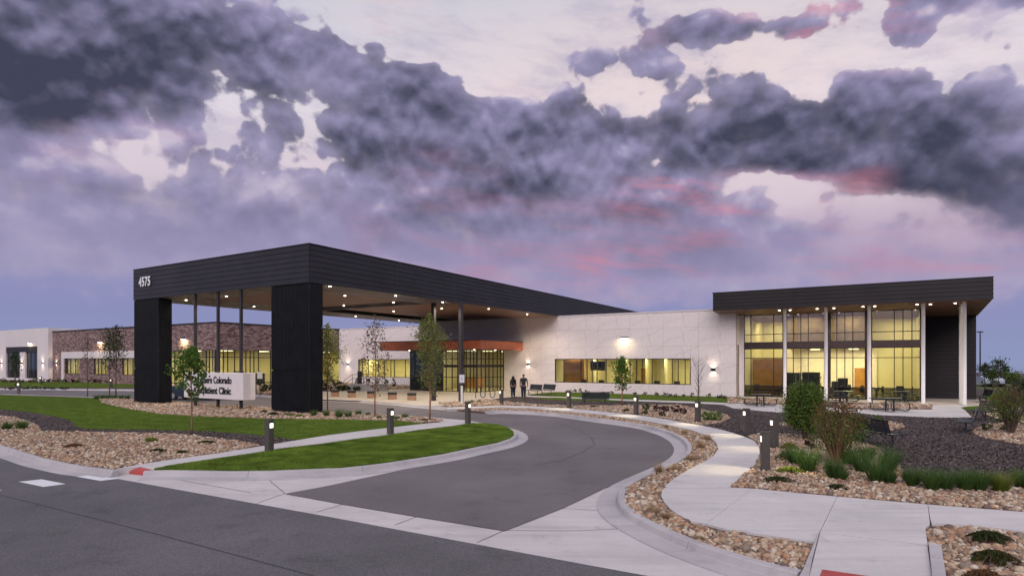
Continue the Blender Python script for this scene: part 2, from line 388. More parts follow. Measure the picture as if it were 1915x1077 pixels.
# ---------------------------------------------------------------- builders
def tag(o, label=None, cat=None, group=None, kind=None):
    if label: o['label'] = label
    if cat: o['category'] = cat
    if group: o['group'] = group
    if kind: o['kind'] = kind
    return o
def link(o, parent=None):
    col.objects.link(o)
    if parent is not None: o.parent = parent
    return o
def thing(name, label, cat, loc=(0,0,0), rz=0.0, group=None):
    o = bpy.data.objects.new(name, None); o.empty_display_size = .3; link(o)
    o.location = (loc[0], loc[1], loc[2] if len(loc) > 2 else 0); o.rotation_euler = (0, 0, rz)
    return tag(o, label, cat, group)
class MB:
    def __init__(s, off=(0,0,0)): s.v, s.f, s.off = [], [], off
    def add(s, vs, fs):
        b = len(s.v); ox, oy, oz = s.off
        s.v += [(a-ox, c-oy, d-oz) for a, c, d in vs]; s.f += [tuple(b+i for i in f) for f in fs]; return s
    def box(s, x0, x1, y0, y1, z0, z1):
        return s.add([(x0,y0,z0),(x1,y0,z0),(x1,y1,z0),(x0,y1,z0),(x0,y0,z1),(x1,y0,z1),(x1,y1,z1),(x0,y1,z1)],
                     [(3,2,1,0),(4,5,6,7),(0,1,5,4),(1,2,6,5),(2,3,7,6),(3,0,4,7)])
    def bbox(s, x0, x1, y0, y1, z0, z1, e=.01):           # box with chamfered edges
        vs, fs = [], []
        def ring(i, z): return [(x0+i,y0,z),(x1-i,y0,z),(x1,y0+i,z),(x1,y1-i,z),(x1-i,y1,z),(x0+i,y1,z),(x0,y1-i,z),(x0,y0+i,z)]
        def inner(z): return [(x0+e,y0+e,z),(x1-e,y0+e,z),(x1-e,y0+e,z),(x1-e,y1-e,z),(x1-e,y1-e,z),(x0+e,y1-e,z),(x0+e,y1-e,z),(x0+e,y0+e,z)]
        for r in (inner(z0), ring(e, z0+e), ring(e, z1-e), inner(z1)): vs += r
        for k in range(3):
            for i in range(8):
                j = (i+1) % 8; fs.append((k*8+i, k*8+j, (k+1)*8+j, (k+1)*8+i))
        fs += [(24,25,27,29), (5,3,1,0)]
        return s.add(vs, fs)
    def prism(s, poly, z0, z1):
        n = len(poly); a = sum(poly[i][0]*poly[(i+1)%n][1]-poly[(i+1)%n][0]*poly[i][1] for i in range(n))
        if a < 0: poly = poly[::-1]
        vs = [(x,y,z0) for x,y in poly]+[(x,y,z1) for x,y in poly]
        return s.add(vs, [tuple(range(n,2*n)), tuple(range(n-1,-1,-1))]+[(i,(i+1)%n,(i+1)%n+n,i+n) for i in range(n)])
    def tube(s, pts, r, n=6, caps=True):
        import mathutils
        V = mathutils.Vector; pts = [V(p) for p in pts]
        rs = r if isinstance(r, (list, tuple)) else [r]*len(pts)
        vs, fs = [], []; up = V((0,0,1)); prev = None
        for i, p in enumerate(pts):
            t = (pts[min(i+1,len(pts)-1)]-pts[max(i-1,0)]).normalized()
            if prev is None:
                a = t.cross(up) if abs(t.z) < .95 else t.cross(V((1,0,0)))
            else: a = prev-t*prev.dot(t)
            a.normalize(); prev = a; b = t.cross(a)
            for k in range(n):
                q = p+(a*math.cos(2*math.pi*k/n)+b*math.sin(2*math.pi*k/n))*rs[i]; vs.append(tuple(q))
        for i in range(len(pts)-1):
            for k in range(n):
                j = (k+1) % n; fs.append((i*n+k, i*n+j, (i+1)*n+j, (i+1)*n+k))
        if caps: fs += [tuple(range(n-1,-1,-1)), tuple((len(pts)-1)*n+k for k in range(n))]
        return s.add(vs, fs)
    def lathe(s, prof, n=16, c=(0,0,0)):
        vs, fs = [], []
        for r, z in prof:
            for k in range(n): vs.append((c[0]+r*math.cos(2*math.pi*k/n), c[1]+r*math.sin(2*math.pi*k/n), c[2]+z))
        for i in range(len(prof)-1):
            for k in range(n):
                j = (k+1) % n; fs.append((i*n+k, i*n+j, (i+1)*n+j, (i+1)*n+k))
        fs += [tuple(range(n-1,-1,-1)), tuple((len(prof)-1)*n+k for k in range(n))]
        return s.add(vs, fs)
    def quad(s, a, b, c, d): return s.add([a,b,c,d], [(0,1,2,3)])
    def mesh(s, name, m, smooth=False):
        me = bpy.data.meshes.new(name); me.from_pydata(s.v, [], s.f); me.materials.append(m)
        if smooth: me.polygons.foreach_set('use_smooth', [True]*len(me.polygons))
        me.update(); return me
    def build(s, name, m, parent=None, smooth=False, loc=None, kind=None):
        o = bpy.data.objects.new(name, s.mesh(name, m, smooth)); link(o, parent)
        if loc: o.location = loc
        if kind: o['kind'] = kind
        return o
def inst(name, me, parent, loc, rot=(0,0,0), scale=None):
    o = bpy.data.objects.new(name, me); link(o, parent); o.location = loc; o.rotation_euler = rot
    if scale: o.scale = scale
    return o
CH = {}
def children(o): return [c for c in bpy.data.objects if c.parent is o]
def copy_tree(o, parent=None, kids=None):
    kids = kids if kids is not None else {}
    if not kids:
        for c in bpy.data.objects:
            if c.parent is not None: kids.setdefault(c.parent.name, []).append(c)
    c = o.copy(); col.objects.link(c); c.parent = parent
    for ch in kids.get(o.name, []): copy_tree(ch, c, kids)
    return c
def structure(name, poly, z0, z1, m, parent=None):
    from mathutils.geometry import tessellate_polygon
    from mathutils import Vector
    n = len(poly)
    a = sum(poly[i][0]*poly[(i+1)%n][1]-poly[(i+1)%n][0]*poly[i][1] for i in range(n))
    if a < 0: poly = poly[::-1]
    vs = [(x,y,z1) for x,y in poly]; fs = []
    for t in tessellate_polygon([[Vector((x,y,0)) for x,y in poly]]):
        p, q, r = (poly[i] for i in t); ar = (q[0]-p[0])*(r[1]-p[1])-(r[0]-p[0])*(q[1]-p[1])
        if abs(ar) > 1e-9: fs.append(tuple(t) if ar > 0 else tuple(t)[::-1])
    if z0 is not None:
        vs += [(x,y,z0) for x,y in poly]; fs += [(n+i, n+(i+1)%n, (i+1)%n, i) for i in range(n)]
    me = bpy.data.meshes.new(name); me.from_pydata(vs, [], fs); me.materials.append(m); me.update()
    o = bpy.data.objects.new(name, me); link(o, parent)
    if parent is None: o['kind'] = 'structure'
    return o
def inside(poly, x, y):
    r = np.zeros(len(x), bool); n = len(poly)
    for i in range(n):
        x1, y1 = poly[i]; x2, y2 = poly[(i+1)%n]
        if y1 == y2: continue
        c = ((y1 > y) != (y2 > y)) & (x < (x2-x1)*(y-y1)/(y2-y1)+x1); r ^= c
    return r
def scatter(name, bases, pos, rot, scl, m, parent=None, smooth=True, kind='stuff'):
    """join many transformed copies of small base meshes; bases = [(V[n,3], F[m,k])], rot = (N,3,3), scl = (N,3)"""
    N_ = len(pos); which = nr.integers(0, len(bases), N_); V, Fs = [], []; off = 0
    for k, (bv, bf) in enumerate(bases):
        idx = np.where(which == k)[0]
        if not len(idx): continue
        v = bv[None]*scl[idx][:, None, :]
        v = np.einsum('nij,nkj->nki', rot[idx], v)+pos[idx][:, None, :]
        f = bf[None]+(np.arange(len(idx))*len(bv))[:, None, None]+off
        V.append(v.reshape(-1, 3)); Fs.append(f.reshape(-1, bf.shape[1])); off += len(idx)*len(bv)
    V = np.concatenate(V); Fa = np.concatenate(Fs); k = Fa.shape[1]
    me = bpy.data.meshes.new(name); me.vertices.add(len(V)); me.vertices.foreach_set('co', V.astype(np.float32).ravel())
    me.loops.add(Fa.size); me.loops.foreach_set('vertex_index', Fa.astype(np.int32).ravel())
    me.polygons.add(len(Fa)); me.polygons.foreach_set('loop_start', (np.arange(len(Fa))*k).astype(np.int32))
    if smooth: me.polygons.foreach_set('use_smooth', np.ones(len(Fa), bool))
    me.materials.append(m); me.update(calc_edges=True)
    o = bpy.data.objects.new(name, me); link(o, parent)
    if kind: o['kind'] = kind
    return o
def rotmats(yaw, pitch, roll):
    cy, sy, cp, sp, cr, sr = np.cos(yaw), np.sin(yaw), np.cos(pitch), np.sin(pitch), np.cos(roll), np.sin(roll)
    z, o = np.zeros_like(yaw), np.ones_like(yaw)
    Rz = np.stack([cy,-sy,z,sy,cy,z,z,z,o], -1).reshape(-1,3,3); Rx = np.stack([o,z,z,z,cp,-sp,z,sp,cp], -1).reshape(-1,3,3)
    Ry = np.stack([cr,z,sr,z,o,z,-sr,z,cr], -1).reshape(-1,3,3)
    return Rz@Rx@Ry
def ico(sub, seed, squash=(1,1,1), jit=.12):
    import bmesh
    bm = bmesh.new(); bmesh.ops.create_icosphere(bm, subdivisions=sub, radius=1); bm.verts.ensure_lookup_table()
    rr = random.Random(seed)
    V = np.array([[c*(1+rr.uniform(-jit, jit))*q for c, q in zip(v.co, squash)] for v in bm.verts])
    Fc = np.array([[v.index for v in f.verts] for f in bm.faces]); bm.free(); return V, Fc
ROCKS_LO = [ico(1, k, (1, .8, .6), .13) for k in range(5)]
def pebble(seed):
    import bmesh
    bm = bmesh.new(); bmesh.ops.create_cube(bm, size=2); bmesh.ops.subdivide_edges(bm, edges=bm.edges[:], cuts=1, use_grid_fill=True)
    rr = random.Random(seed); q = (1, rr.uniform(.7,.95), rr.uniform(.55,.8)); V = []
    for v in bm.verts:
        c = v.co.normalized()*(.75+.25/max(map(abs, v.co.normalized()))*.9); V.append([c[i]*q[i]*(1+rr.uniform(-.13,.13)) for i in range(3)])
    bm.verts.index_update(); Fc = np.array([[v.index for v in f.verts] for f in bm.faces]); bm.free(); return np.array(V), Fc
ROCKS_HI = [pebble(20+k) for k in range(8)]

# ---------------------------------------------------------------- ground
ZR = -.13
def ext(pts, z=0.0): return PL(pts, z)
# far terrain: dry plain that falls gently away from the site, with low ridges
def terrain():
    vs, fs = [], []
    rad = [0, 60, 120, 170, 230, 320, 450, 700, 1000, 1500, 2200, 3200, 4500, 6500]
    nA = 180; rr = random.Random(3); ph = [rr.uniform(0, 6.28) for _ in range(8)]
    for r in rad:
        for k in range(nA):
            a = 2*math.pi*k/nA
            z = -.35 if r < 180 else -.35-(r-170)*.0176
            if r > 400: z += r*.0016*(math.sin(a*7+ph[0]+r*.001)+.6*math.sin(a*17+ph[1]-r*.002)+.4*math.sin(a*41+ph[2]))
            vs.append((r*math.sin(a), r*math.cos(a), z))
    for i in range(len(rad)-1):
        for k in range(nA):
            j = (k+1) % nA; fs.append((i*nA+k, i*nA+j, (i+1)*nA+j, (i+1)*nA+k))
    m = MB(); m.add(vs, fs); o = m.build('prairie_ground', DRYG, smooth=True, kind='structure'); return o
terrain()
LA = [(0,848),(226,896),(595,962),(1080,1052),(1215,1079)]         # edge of the main road
pa, pb = P(226,896,ZR), P(1080,1052,ZR)
dx, dy = pb[0]-pa[0], pb[1]-pa[1]; L_ = math.hypot(dx, dy); dx /= L_; dy /= L_
far_r = (pb[0]+dx*45, pb[1]+dy*45)
p0 = P(0,848,ZR); p1 = P(226,896,ZR); ex, ey = p0[0]-p1[0], p0[1]-p1[1]; l2 = math.hypot(ex, ey)
far_l = (p0[0]+ex/l2*30, p0[1]+ey/l2*30)
roads = [(-150,-60),(90,-60),(90,30),(60,60),(0,62),(-60,100),(-150,130)]
structure('road_concrete_base', roads, None, ZR-.02, CONC2)
structure('main_road', [far_l]+PL(LA[:4], ZR)+[far_r, (60,-60), (-90,-60), (-90, far_l[1])], None, ZR, ASPH)
drive = [(944,991),(1049.6,950),(1080,936),(1130.5,912),(1183,894),(1235,870.5),(1261,857.5),(1270,844.5),(1270,836.6),(1261,825),(1235,813),(1183,799),(1130,789.6),(1086,782.6),(1047,778),(1000,775),(940,770.5),(906,768),(840,762),(798,759),(750,754),(680,749),(605,746),(472,737),(250,728),(0,726),(-300,725),
         (-300,737),(0,737),(50,737.4),(160,742),(250,747),(326,750.4),(376,755.5),(480,760.4),(606,769),(693,774.5),(793,778),(872,785.5),(909,791.7),(950,799.6),(974,811),(981.6,821.5),(970,831),(919,845),(856,856),(793.5,868.5),(699,889),(605,909),(533,922),(643,942),(781,965)]
structure('drive', PL(drive, ZR), None, ZR-.006, ASPH2)
# apron joints, tar seams
def strips(name, lines, z, w, m, th=.004):
    mb = MB()
    for l in lines:
        q = [P(a, b, z) for a, b in l]
        for i in range(len(q)-1):
            (x0,y0,_), (x1,y1,_) = q[i], q[i+1]; d = math.hypot(x1-x0, y1-y0) or 1; nx, ny = -(y1-y0)/d*w/2, (x1-x0)/d*w/2
            mb.quad((x0-nx,y0-ny,z+th),(x1-nx,y1-ny,z+th),(x1+nx,y1+ny,z+th),(x0+nx,y0+ny,z+th))
    return mb.build(name, m, kind='structure')
strips('apron_joints', [[(533,922),(506,900),(502,884)],[(533,922),(480,941)],[(643,942),(593,957)],[(781,965),(739,981)],[(944,991),(892,1014)],[(1049,950),(1158,956)],[(944,991),(1000,992),(1080,992),(1190,987)],[(430,881),(424,896)],[(271,886),(470,921)]], ZR-.018, .014, JOINT)
strips('asphalt_seams', [[(-20,920),(120,955),(300,1000),(450,1040),(600,1080)]], ZR, .028, TAR, .003)
strips('drive_seams', [[(1000,869),(1050,861),(1090,845),(1112,830),(1105,817),(1080,803),(1040,790)]], ZR-.006, .03, TAR, .003)
# crosswalk bars
for q in ([(36,900.5),(78,896),(122,904.6),(81.5,910)], [(144,891),(166,888.6),(224,894.5),(188,898.6)], [(-60,912),(-40,909),(3,916),(-22,921)]):
    tag(structure('crosswalk_bar', PL(q, ZR), ZR-.002, ZR+.005, WHITEP), 'white painted crosswalk bar on the main road')
# soil under all planted areas
islA = [(0,831),(88,857.6),(157,871.7),(207,876.4),(230,879)]
island = [(288,878),(430.5,880.6),(505.7,880),(606,875.6),(637,875),(710,867),(731,864),(825,849.7),(887.5,836.5),(930,828),(953,820),(961,814),(959.6,807.4),(950,801),(934.5,796.4),(909.5,792.9),(884.4,792.7),(856,796.4),(793.5,804),(731,813.7),(668,823),(605,831),(543,838.7),(480,848),(376,863),(313.5,873)]
loA = [(0,737),(160,742),(326,750.4),(376,755.5),(480,760.4),(606,769),(693,774.5),(793,778),(872,785.5),(909,791.7)]
soilA = ext([(-200,790),(0,831)])[:0]+PL([(-400,745),(-400,770),(0,831),(88,857.6),(157,871.7),(207,876.4),(214,876),(262,868.5),(315,860),(409,847.5),(494,833.5),(560,822.5),(616,813.5),(670,806.5),(733,799),(795,792),(834,788),(872,785.5),(793,778),(693,774.5),(606,769),(480,760.4),(376,755.5),(326,750.4),(160,742),(0,737),(-300,737)])
structure('planting_soil', soilA, -.3, -.03, SOIL)
kerbR = [(906,768.5),(940,767),(990,769),(1047,772.5),(1090,778),(1130.5,783.5),(1183,790),(1222,796.5),(1261,808),(1284,820),(1294,832),(1294,841),(1290,849),(1277,859),(1248,873),(1209,890),(1183,903),(1170,915),(1166,928),(1172,943.7),(1188,959),(1222,975),(1261,994.6),(1315,1014.6),(1378,1035),(1440,1053.8),(1500,1066)]
edge = PL([(x,y) for x,y in kerbR])
rampL, rampR = PL([(1503,1066),(1500,1084)]), PL([(1768,1079)])
soilB = PL([(-300,725),(0,726),(250,728),(472,737),(605,746),(680,749),(750,754),(798,759),(840,762)])+edge
q1 = P(1500,1066); q2 = (q1[0]+CO*60, q1[1]-SI*60)
soilB = soilB+[(q1[0]+.3, q1[1]-.3), (q2[0], q2[1]), (110, 30), (140,150), (0,165), (-240,150), (-230,100)]
structure('site_soil', soilB, -.3, -.03, SOIL)
# kerbs with gutters, cast in sections
def kerb(name, pts, side, sec=3.0, w=.15, gut=.42, top=.006, lip=.30):
    q = [np.array(P(a, b)[:2]) for a, b in pts]
    # resample
    d = [0]
    for i in range(len(q)-1): d.append(d[-1]+np.linalg.norm(q[i+1]-q[i]))
    tot = d[-1]; ns = max(2, int(tot/.35)); s = np.linspace(0, tot, ns+1)
    xs = np.interp(s, d, [p[0] for p in q]); ys = np.interp(s, d, [p[1] for p in q])
    for _ in range(2):
        xs[1:-1] = (xs[:-2]+2*xs[1:-1]+xs[2:])/4; ys[1:-1] = (ys[:-2]+2*ys[1:-1]+ys[2:])/4
    tx, ty = np.gradient(xs), np.gradient(ys); l = np.hypot(tx, ty); nx, ny = -ty/l*side, tx/l*side
    prof = [(0,-.2),(0,top),(w-.02,top),(w,top-.02),(w+.03,ZR+.02),(w+.05,ZR+.008),(w+gut,ZR+.002),(w+gut,ZR-.1)]
    par = bpy.data.objects.new(name, None); link(par); par['kind'] = 'structure'; par.location = (xs[0], ys[0], 0)
    per = max(2, int(sec/(tot/ns))); i = 0
    while i < ns:
        j = min(ns, i+per)
        if ns-j < per/2: j = ns
        vs = []; 
        for k in range(i, j+1):
            sh = .005*(1 if k == i else -1 if k == j else 0)
            for o, z in prof: vs.append((xs[k]+nx[k]*o+tx[k]/l[k]*sh-xs[0], ys[k]+ny[k]*o+ty[k]/l[k]*sh-ys[0], z))
        m = len(prof); fs = []
        for k in range(j-i):
            for h in range(m-1): fs.append((k*m+h, k*m+h+1, (k+1)*m+h+1, (k+1)*m+h) if side > 0 else (k*m+h, (k+1)*m+h, (k+1)*m+h+1, k*m+h+1))
        fs += [tuple(range(m)), tuple((j-i)*m+h for h in range(m-1,-1,-1))]
        mb = MB(); mb.add(vs, fs); mb.build('kerb_section', KERB, par); i = j
kerb('drive_kerb', kerbR, -1)
kerb('lawn_island_kerb', [(271,880)]+island[:19], -1)
kerb('street_kerb', [(-300,775),(0,831),(88,857.6),(157,871.7),(207,876.4),(222,879.5)], -1)
kerb('bed_kerb', [(0,737),(160,742),(326,750.4),(376,755.5),(480,760.4),(606,769),(693,774.5),(793,779)], 1, gut=.3)
kerb('plaza_kerb', [(-300,725),(0,726),(250,728),(472,737),(605,745.6),(680,748.6),(750,753.6),(798,758.6),(840,761.6),(906,766)], -1, gut=.3)
# lawns
lawnBig = [(-300,732),(0,738),(50,740),(160,743),(185.5,745.4),(190.5,753),(213,759),(250.6,766.7),(300.8,774),(376,779),(480,782.5),(637,784.5),(746,787),(793,792),(731,799.6),(668,806.5),(605,815),(566,822),(531,819),(455.6,810.4),(380,805.4),(280,803),(230,803),(163,801.8),(140,797),(135,788),(113,780.5),(75,773),(37.6,768),(0,765),(-300,755)]
structure('lawn', PL(lawnBig), -.1, .012, LAWN)
structure('lawn_island', PL(island), -.2, .03, LAWN)
lawnA = [(985,737.5),(1036,733.2),(1385,743.2),(1376,751),(1363,751.5),(1291,750),(1165,746),(1040,741.2)]
lawnB = [(1010,743.6),(1040,743.2),(1165,749),(1150,751),(1060,748.5),(1005,746)]
structure('wall_lawn', PL(lawnA), -.1, .012, LAWN); structure('narrow_lawn', PL(lawnB), -.1, .012, LAWN)
structure('west_lawn', PL([(-300,712),(0,713),(250,717),(250,724.5),(130,723.5),(0,722),(-300,719)]), -.1, .012, LAWN)
lawnR = [(1797,762),(1812,759.5),(1850,759.5),(1880,765),(1915,778),(1915,790),(1870,776),(1840,771),(1805,767)]
structure('east_lawn', PL(lawnR), -.1, .012, LAWN)
structure('far_lawn', PL([(1838,736),(2300,741),(2300,760),(1915,757),(1870,753),(1842,747)])+[], -.1, .014, LAWN)
structure('far_verge', [(48,60),(140,60),(140,95),(48,95)], -.1, -.015, mat('far_turf', (.07,.10,.03), .95, .3, .15, c2=(.10,.09,.04)))
# bark mulch
structure('mulch_path', PL([(-300,757),(0,765),(37.6,768),(75,773),(113,780.5),(135,788),(140,797),(163,801.8),(230,803),(280,803),(380,805.4),(455.6,810.4),(531,819),(566,823),(489,832),(439,823),(376,815),(313.5,810.5),(219.4,808),(150.5,807.4),(78,806),(72,796.4),(62.7,790),(31,780.8),(0,776.7),(-300,764)]), -.1, -.006, MULCH)
mulchR = [(914,747.5),(935,744.4),(957.5,741.8),(985,741),(1005,746),(1060,748.5),(1150,751),(1165,749),(1291,753.5),(1351,756.7),(1371,763),(1420,768),(1457,771),(1500,771.5),(1600,771),(1631,775),(1733.7,780),(1818,781),(1805,767),(1840,771),(1870,776),(1915,790),(2100,800),(2300,930),(1915,914),(1780,910),(1687,906),(1600,896),(1500,870),(1447,838),(1398,815),(1334,801),(1308,795),(1200,776),(1060,760),(990,756),(935,751)]
structure('mulch_yard', PL(mulchR), -.1, -.006, MULCH)
# plaza, pads and walks
structure('entrance_plaza', PL([(560,733),(640,731),(700,722),(900,724),(1036,727),(1036,733),(990,737.5),(985,741),(957.5,741.8),(935,744.4),(914,747.5),(903,747),(880,750.5),(820,754),(838,758.5),(800,758.7),(750,753.8),(680,748.8),(605,745.8),(540,741.5)]), -.2, .003, PLAZA)
padT = [(1351,756),(1392,755),(1480,756.5),(1590,765),(1743,765.5),(1743,757.5),(1830,753),(1842,757),(1812,759.5),(1797,762),(1805,767),(1818,780.5),(1733.7,779.5),(1631,775),(1600,771),(1500,771.5),(1457,771),(1420,768),(1371,763)]
structure('table_pad', PL(padT), -.1, .004, CONC)
structure('pavilion_terrace', [B(r,u)[:2] for r,u in ((-10.8,51.2),(-10.8,49.6),(-7.6,49.2),(4.2,49.2),(6.4,48.0),(6.4,58),(-10.4,58))], -.1, .006, PLAZA)
structure('wall_path', PL([(985,739.5),(1040,741.4),(1165,746.3),(1291,750.3),(1351,752.8),(1392,755),(1351,756.5),(1291,753.3),(1165,748.8),(1040,743),(985,741)]), -.1, .004, CONC)
def slabs(name, quads, z1, m, gap=.007):
    par = bpy.data.objects.new(name, None); link(par); par['kind'] = 'structure'
    c = PL([quads[0][0]])[0]; par.location = (c[0], c[1], 0)
    for qd in quads:
        w = [np.array(p) for p in PL(qd)]; cc = sum(w)/len(w)
        out = []
        for p in w:
            d = cc-p; out.append(tuple(p+d/np.linalg.norm(d)*gap))
        import bmesh
        o = structure('slab', [(x-c[0], y-c[1]) for x, y in out], -.2, z1, m, par)
    return par
up = [(832,762),(860,761),(900,759.5),(940,758),(990,759),(1065,763.5),(1140.5,770.5),(1190.6,775.5),(1240.8,783),(1291,791.8),(1341,800.6),(1391,815.6),(1410,824),(1420,835),(1421,846),(1418,860),(1407,876),(1386.4,891.4),(1365.5,911)]
dn = [(838,765),(862,764),(902,762.5),(940,761.3),(990,762.8),(1040,767.3),(1115.6,774),(1153,779),(1197,785),(1240.8,793),(1290,803),(1322,814),(1338,826),(1343,839),(1334,853),(1313,865),(1287,878),(1261,894),(1253,899.5)]
joins = [0,2,4,5,6,7,8,9,10,12,14,16,18]
slabs('walkway', [[up[k] for k in range(a, b+1)]+[dn[k] for k in range(b, a-1, -1)] for a, b in zip(joins[:-1], joins[1:])], .008, CONC)
slabs('sidewalk', [
    [(1255,900.2),(1365.5,911.6),(1407,913.6),(1320,980),(1292.4,975),(1274,966),(1256,954),(1243,941),(1236,928),(1237.6,917.5),(1246,906)],
    [(1407,913.6),(1500,922.5),(1565.8,928.6),(1524,1013.5),(1500,1010.5),(1418,998.5),(1365.5,992),(1320,980)],
    [(1565.8,928.6),(1650,936),(1735,943.4),(1739,971),(1740,980),(1731,988),(1735,1020),(1533,996)],
    [(1735,943.4),(1915,957.5),(2040,967),(2060,1005),(1915,994),(1860,987),(1816.8,983),(1766.7,980),(1742,980),(1739,971)],
    [(2040,967),(2250,985),(2250,1025),(2060,1005)],
    [(1533,996.5),(1735,1020.8),(1745,1090),(1510,1090)],
    ], .010, CONC)
slabs('ramp_flare', [[(1524,1014),(1532.6,996.5),(1520,1045),(1511,1090),(1490,1090),(1503,1066)]], .035, KERB)
slabs('ramp_curb', [[(1736.8,1020.8),(1760,1025.5),(1772,1100),(1745,1100)]], .06, KERB)
slabs('west_sidewalk', [
    [(216,877.5),(262,873),(281,877.3),(288,878),(313.5,873),(376,863),(313.3,860.7),(260,869)],
    [(313.3,860.7),(376,863),(480,848),(407,848)],[(407,848),(480,848),(543,838.7),(492,834)],
    [(492,834),(543,838.7),(605,831),(558,823)],[(558,823),(605,831),(668,823),(614,814)],
    [(614,814),(668,823),(731,813.7),(668,807)],[(668,807),(731,813.7),(793.5,804),(731,799.6)],
    [(731,799.6),(793.5,804),(856,796.4),(793.5,792.5)],[(793.5,792.5),(856,796.4),(884.4,792.7),(909,792.3),(872,786),(834,788.6)]], .016, CONC)
structure('bed_end_pad', PL([(834,788.6),(872,786),(793,779),(770,779.5),(800,784)]), -.2, .010, CONC)
def tactile(name, q, lab, n=(8, 6)):
    z = .012
    w = PL(q, z)
    o = structure(name, w, z-.02, z+.004, REDP); o['label'] = lab; del o['kind']; o['category'] = 'tactile paving'
    mb = MB(); a, b, c, d = [np.array(p) for p in w]
    for i in range(n[0]):
        for j in range(n[1]):
            s, t = (i+.5)/n[0], (j+.5)/n[1]; p = (a*(1-s)+b*s)*(1-t)+(d*(1-s)+c*s)*t
            mb.lathe([(.014,0),(.009,.006)], 6, (p[0], p[1], z+.004))
    g = mb.build('raised_domes', REDP, o, kind='stuff')
def far_pad():
    q = [P(230,882,ZR+.012), P(271,887,ZR+.012), P(281,877.4,.018), P(262,873.1,.018)]
    o = MB().add([(x,y,z) for x,y,z in q]+[(x,y,z-.05) for x,y,z in q], [(0,1,2,3),(0,4,5,1),(1,5,6,2),(2,6,7,3),(3,7,4,0)]).build('tactile_pad', REDP)
    tag(o, 'small red tactile pad at the far kerb ramp beside the lawn island', 'tactile paving')
    g = MB(); A, Bq, Cq, D = [np.array(p) for p in q]
    for i in range(8):
        for j in range(6):
            s, t = (i+.5)/8, (j+.5)/6; p = (A*(1-s)+Bq*s)*(1-t)+(D*(1-s)+Cq*s)*t; g.lathe([(.014,0),(.009,.006)], 6, tuple(p))
    g.build('raised_domes', REDP, o, kind='stuff')
far_pad()
tactile('tactile_pad', [(1538,1064.5),(1640,1079),(1640,1120),(1520,1110)], 'red tactile pad in the foreground ramp at the bottom edge', (12, 5))
# ---------------------------------------------------------------- river rock beds
strip = [(855,764.5),(902,763.5),(940,762.3),(990,763.5),(1040,768),(1115.6,775),(1153,780),(1197,786),(1240.8,794),(1290,804),(1322,815),(1337,827),(1342,839),(1333,853),(1313,866),(1287,879),(1261,895),(1250.6,903),(1237,918),(1235,928),(1242,941),(1255,955),(1274,967.5),(1292.4,977),(1321,985),(1365.5,994.5),(1418,1001),(1500,1013),(1523,1016.5),(1500,1064.5)]+[(x,y) for x,y in kerbR[::-1][1:]]
bedC = [(1398,815.5),(1440,808),(1500,815),(1612,827),(1640,837),(1655,852),(1670.7,867.7),(1686,879),(1687,886),(1684,903),(1780,910),(1915,914),(2100,922),(2100,971),(1915,956.5),(1735,942.5),(1561.7,927.5),(1500,921.5),(1407,912.8),(1366,910.5),(1387,891.4),(1408,876),(1419,860),(1422.5,846),(1421,834),(1411,823.5)]
bedBR = [(1732,988.5),(1740,982.5),(1766.7,980.7),(1816.8,983.7),(1860,988),(1915,994.8),(2060,1006),(2200,1110),(1774,1110),(1761,1025),(1738,1020)]
bedD = [(990,756),(1060,759),(1165.6,759),(1200.7,758),(1266,757.5),(1316,767),(1353.5,774.5),(1366,782),(1351,789),(1316,795.6),(1308,794.5),(1291,791),(1240.8,782.3),(1190.6,775),(1140.5,770),(1065,763),(990,758.6)]
bedE = [(820.6,753.5),(880,751),(903,747.5),(914,748),(935,751),(990,756),(990,758.4),(940,757.4),(900,759),(860,760.5),(838,761)]
bedL = [(-300,765),(0,777.5),(31,781.5),(62.7,791),(72,797),(78,807),(150.5,808),(219.4,808.6),(313.5,811),(376,816),(439,824),(489,832.5),(407,847.5),(313.3,860),(260,868.5),(214,876),(157,871),(88,857),(0,830.5),(-300,774.5)]
bedM = [(175,743.5),(326,751.2),(376,756.3),(480,761.2),(606,769.8),(693,775.3),(793,779.8),(831,786),(793,791),(746,786.5),(637,784),(480,782),(376,778.5),(300.8,773.5),(250.6,766),(213,758.4),(190.5,752.4),(185.5,745)]
bedR = [(1817.7,808),(1830,801),(1850,795),(1880,792),(1915,794),(2020,800),(2100,835),(1990,843),(1915,832),(1860,823),(1830,816)]
bedR2 = [(1836,757.5),(1856,759),(1870,769),(1900,780),(1925,790),(1912,792),(1875,787),(1845,777),(1840,771),(1866,775),(1850,766)]
bedF = [(1360,745.5),(1392,746.5),(1480,749),(1500,756),(1480,755.5),(1392,754),(1362,754.5)]
bedG = [(1562,757),(1640,757.5),(1742,758),(1742,764.8),(1590,764),(1562,761)]
bedH = [(1455,795),(1480,788),(1600,785),(1660,789),(1687,795),(1692,800),(1660,806),(1600,808),(1500,803)]
bedW = [(-300,714),(250,718),(250,716),(-300,711)]
bedW2 = [(315,735),(472,736.2),(507,737.3),(560,740.5),(560,732),(640,730),(766,727),(766,722),(640,716),(400,722),(315,722)]
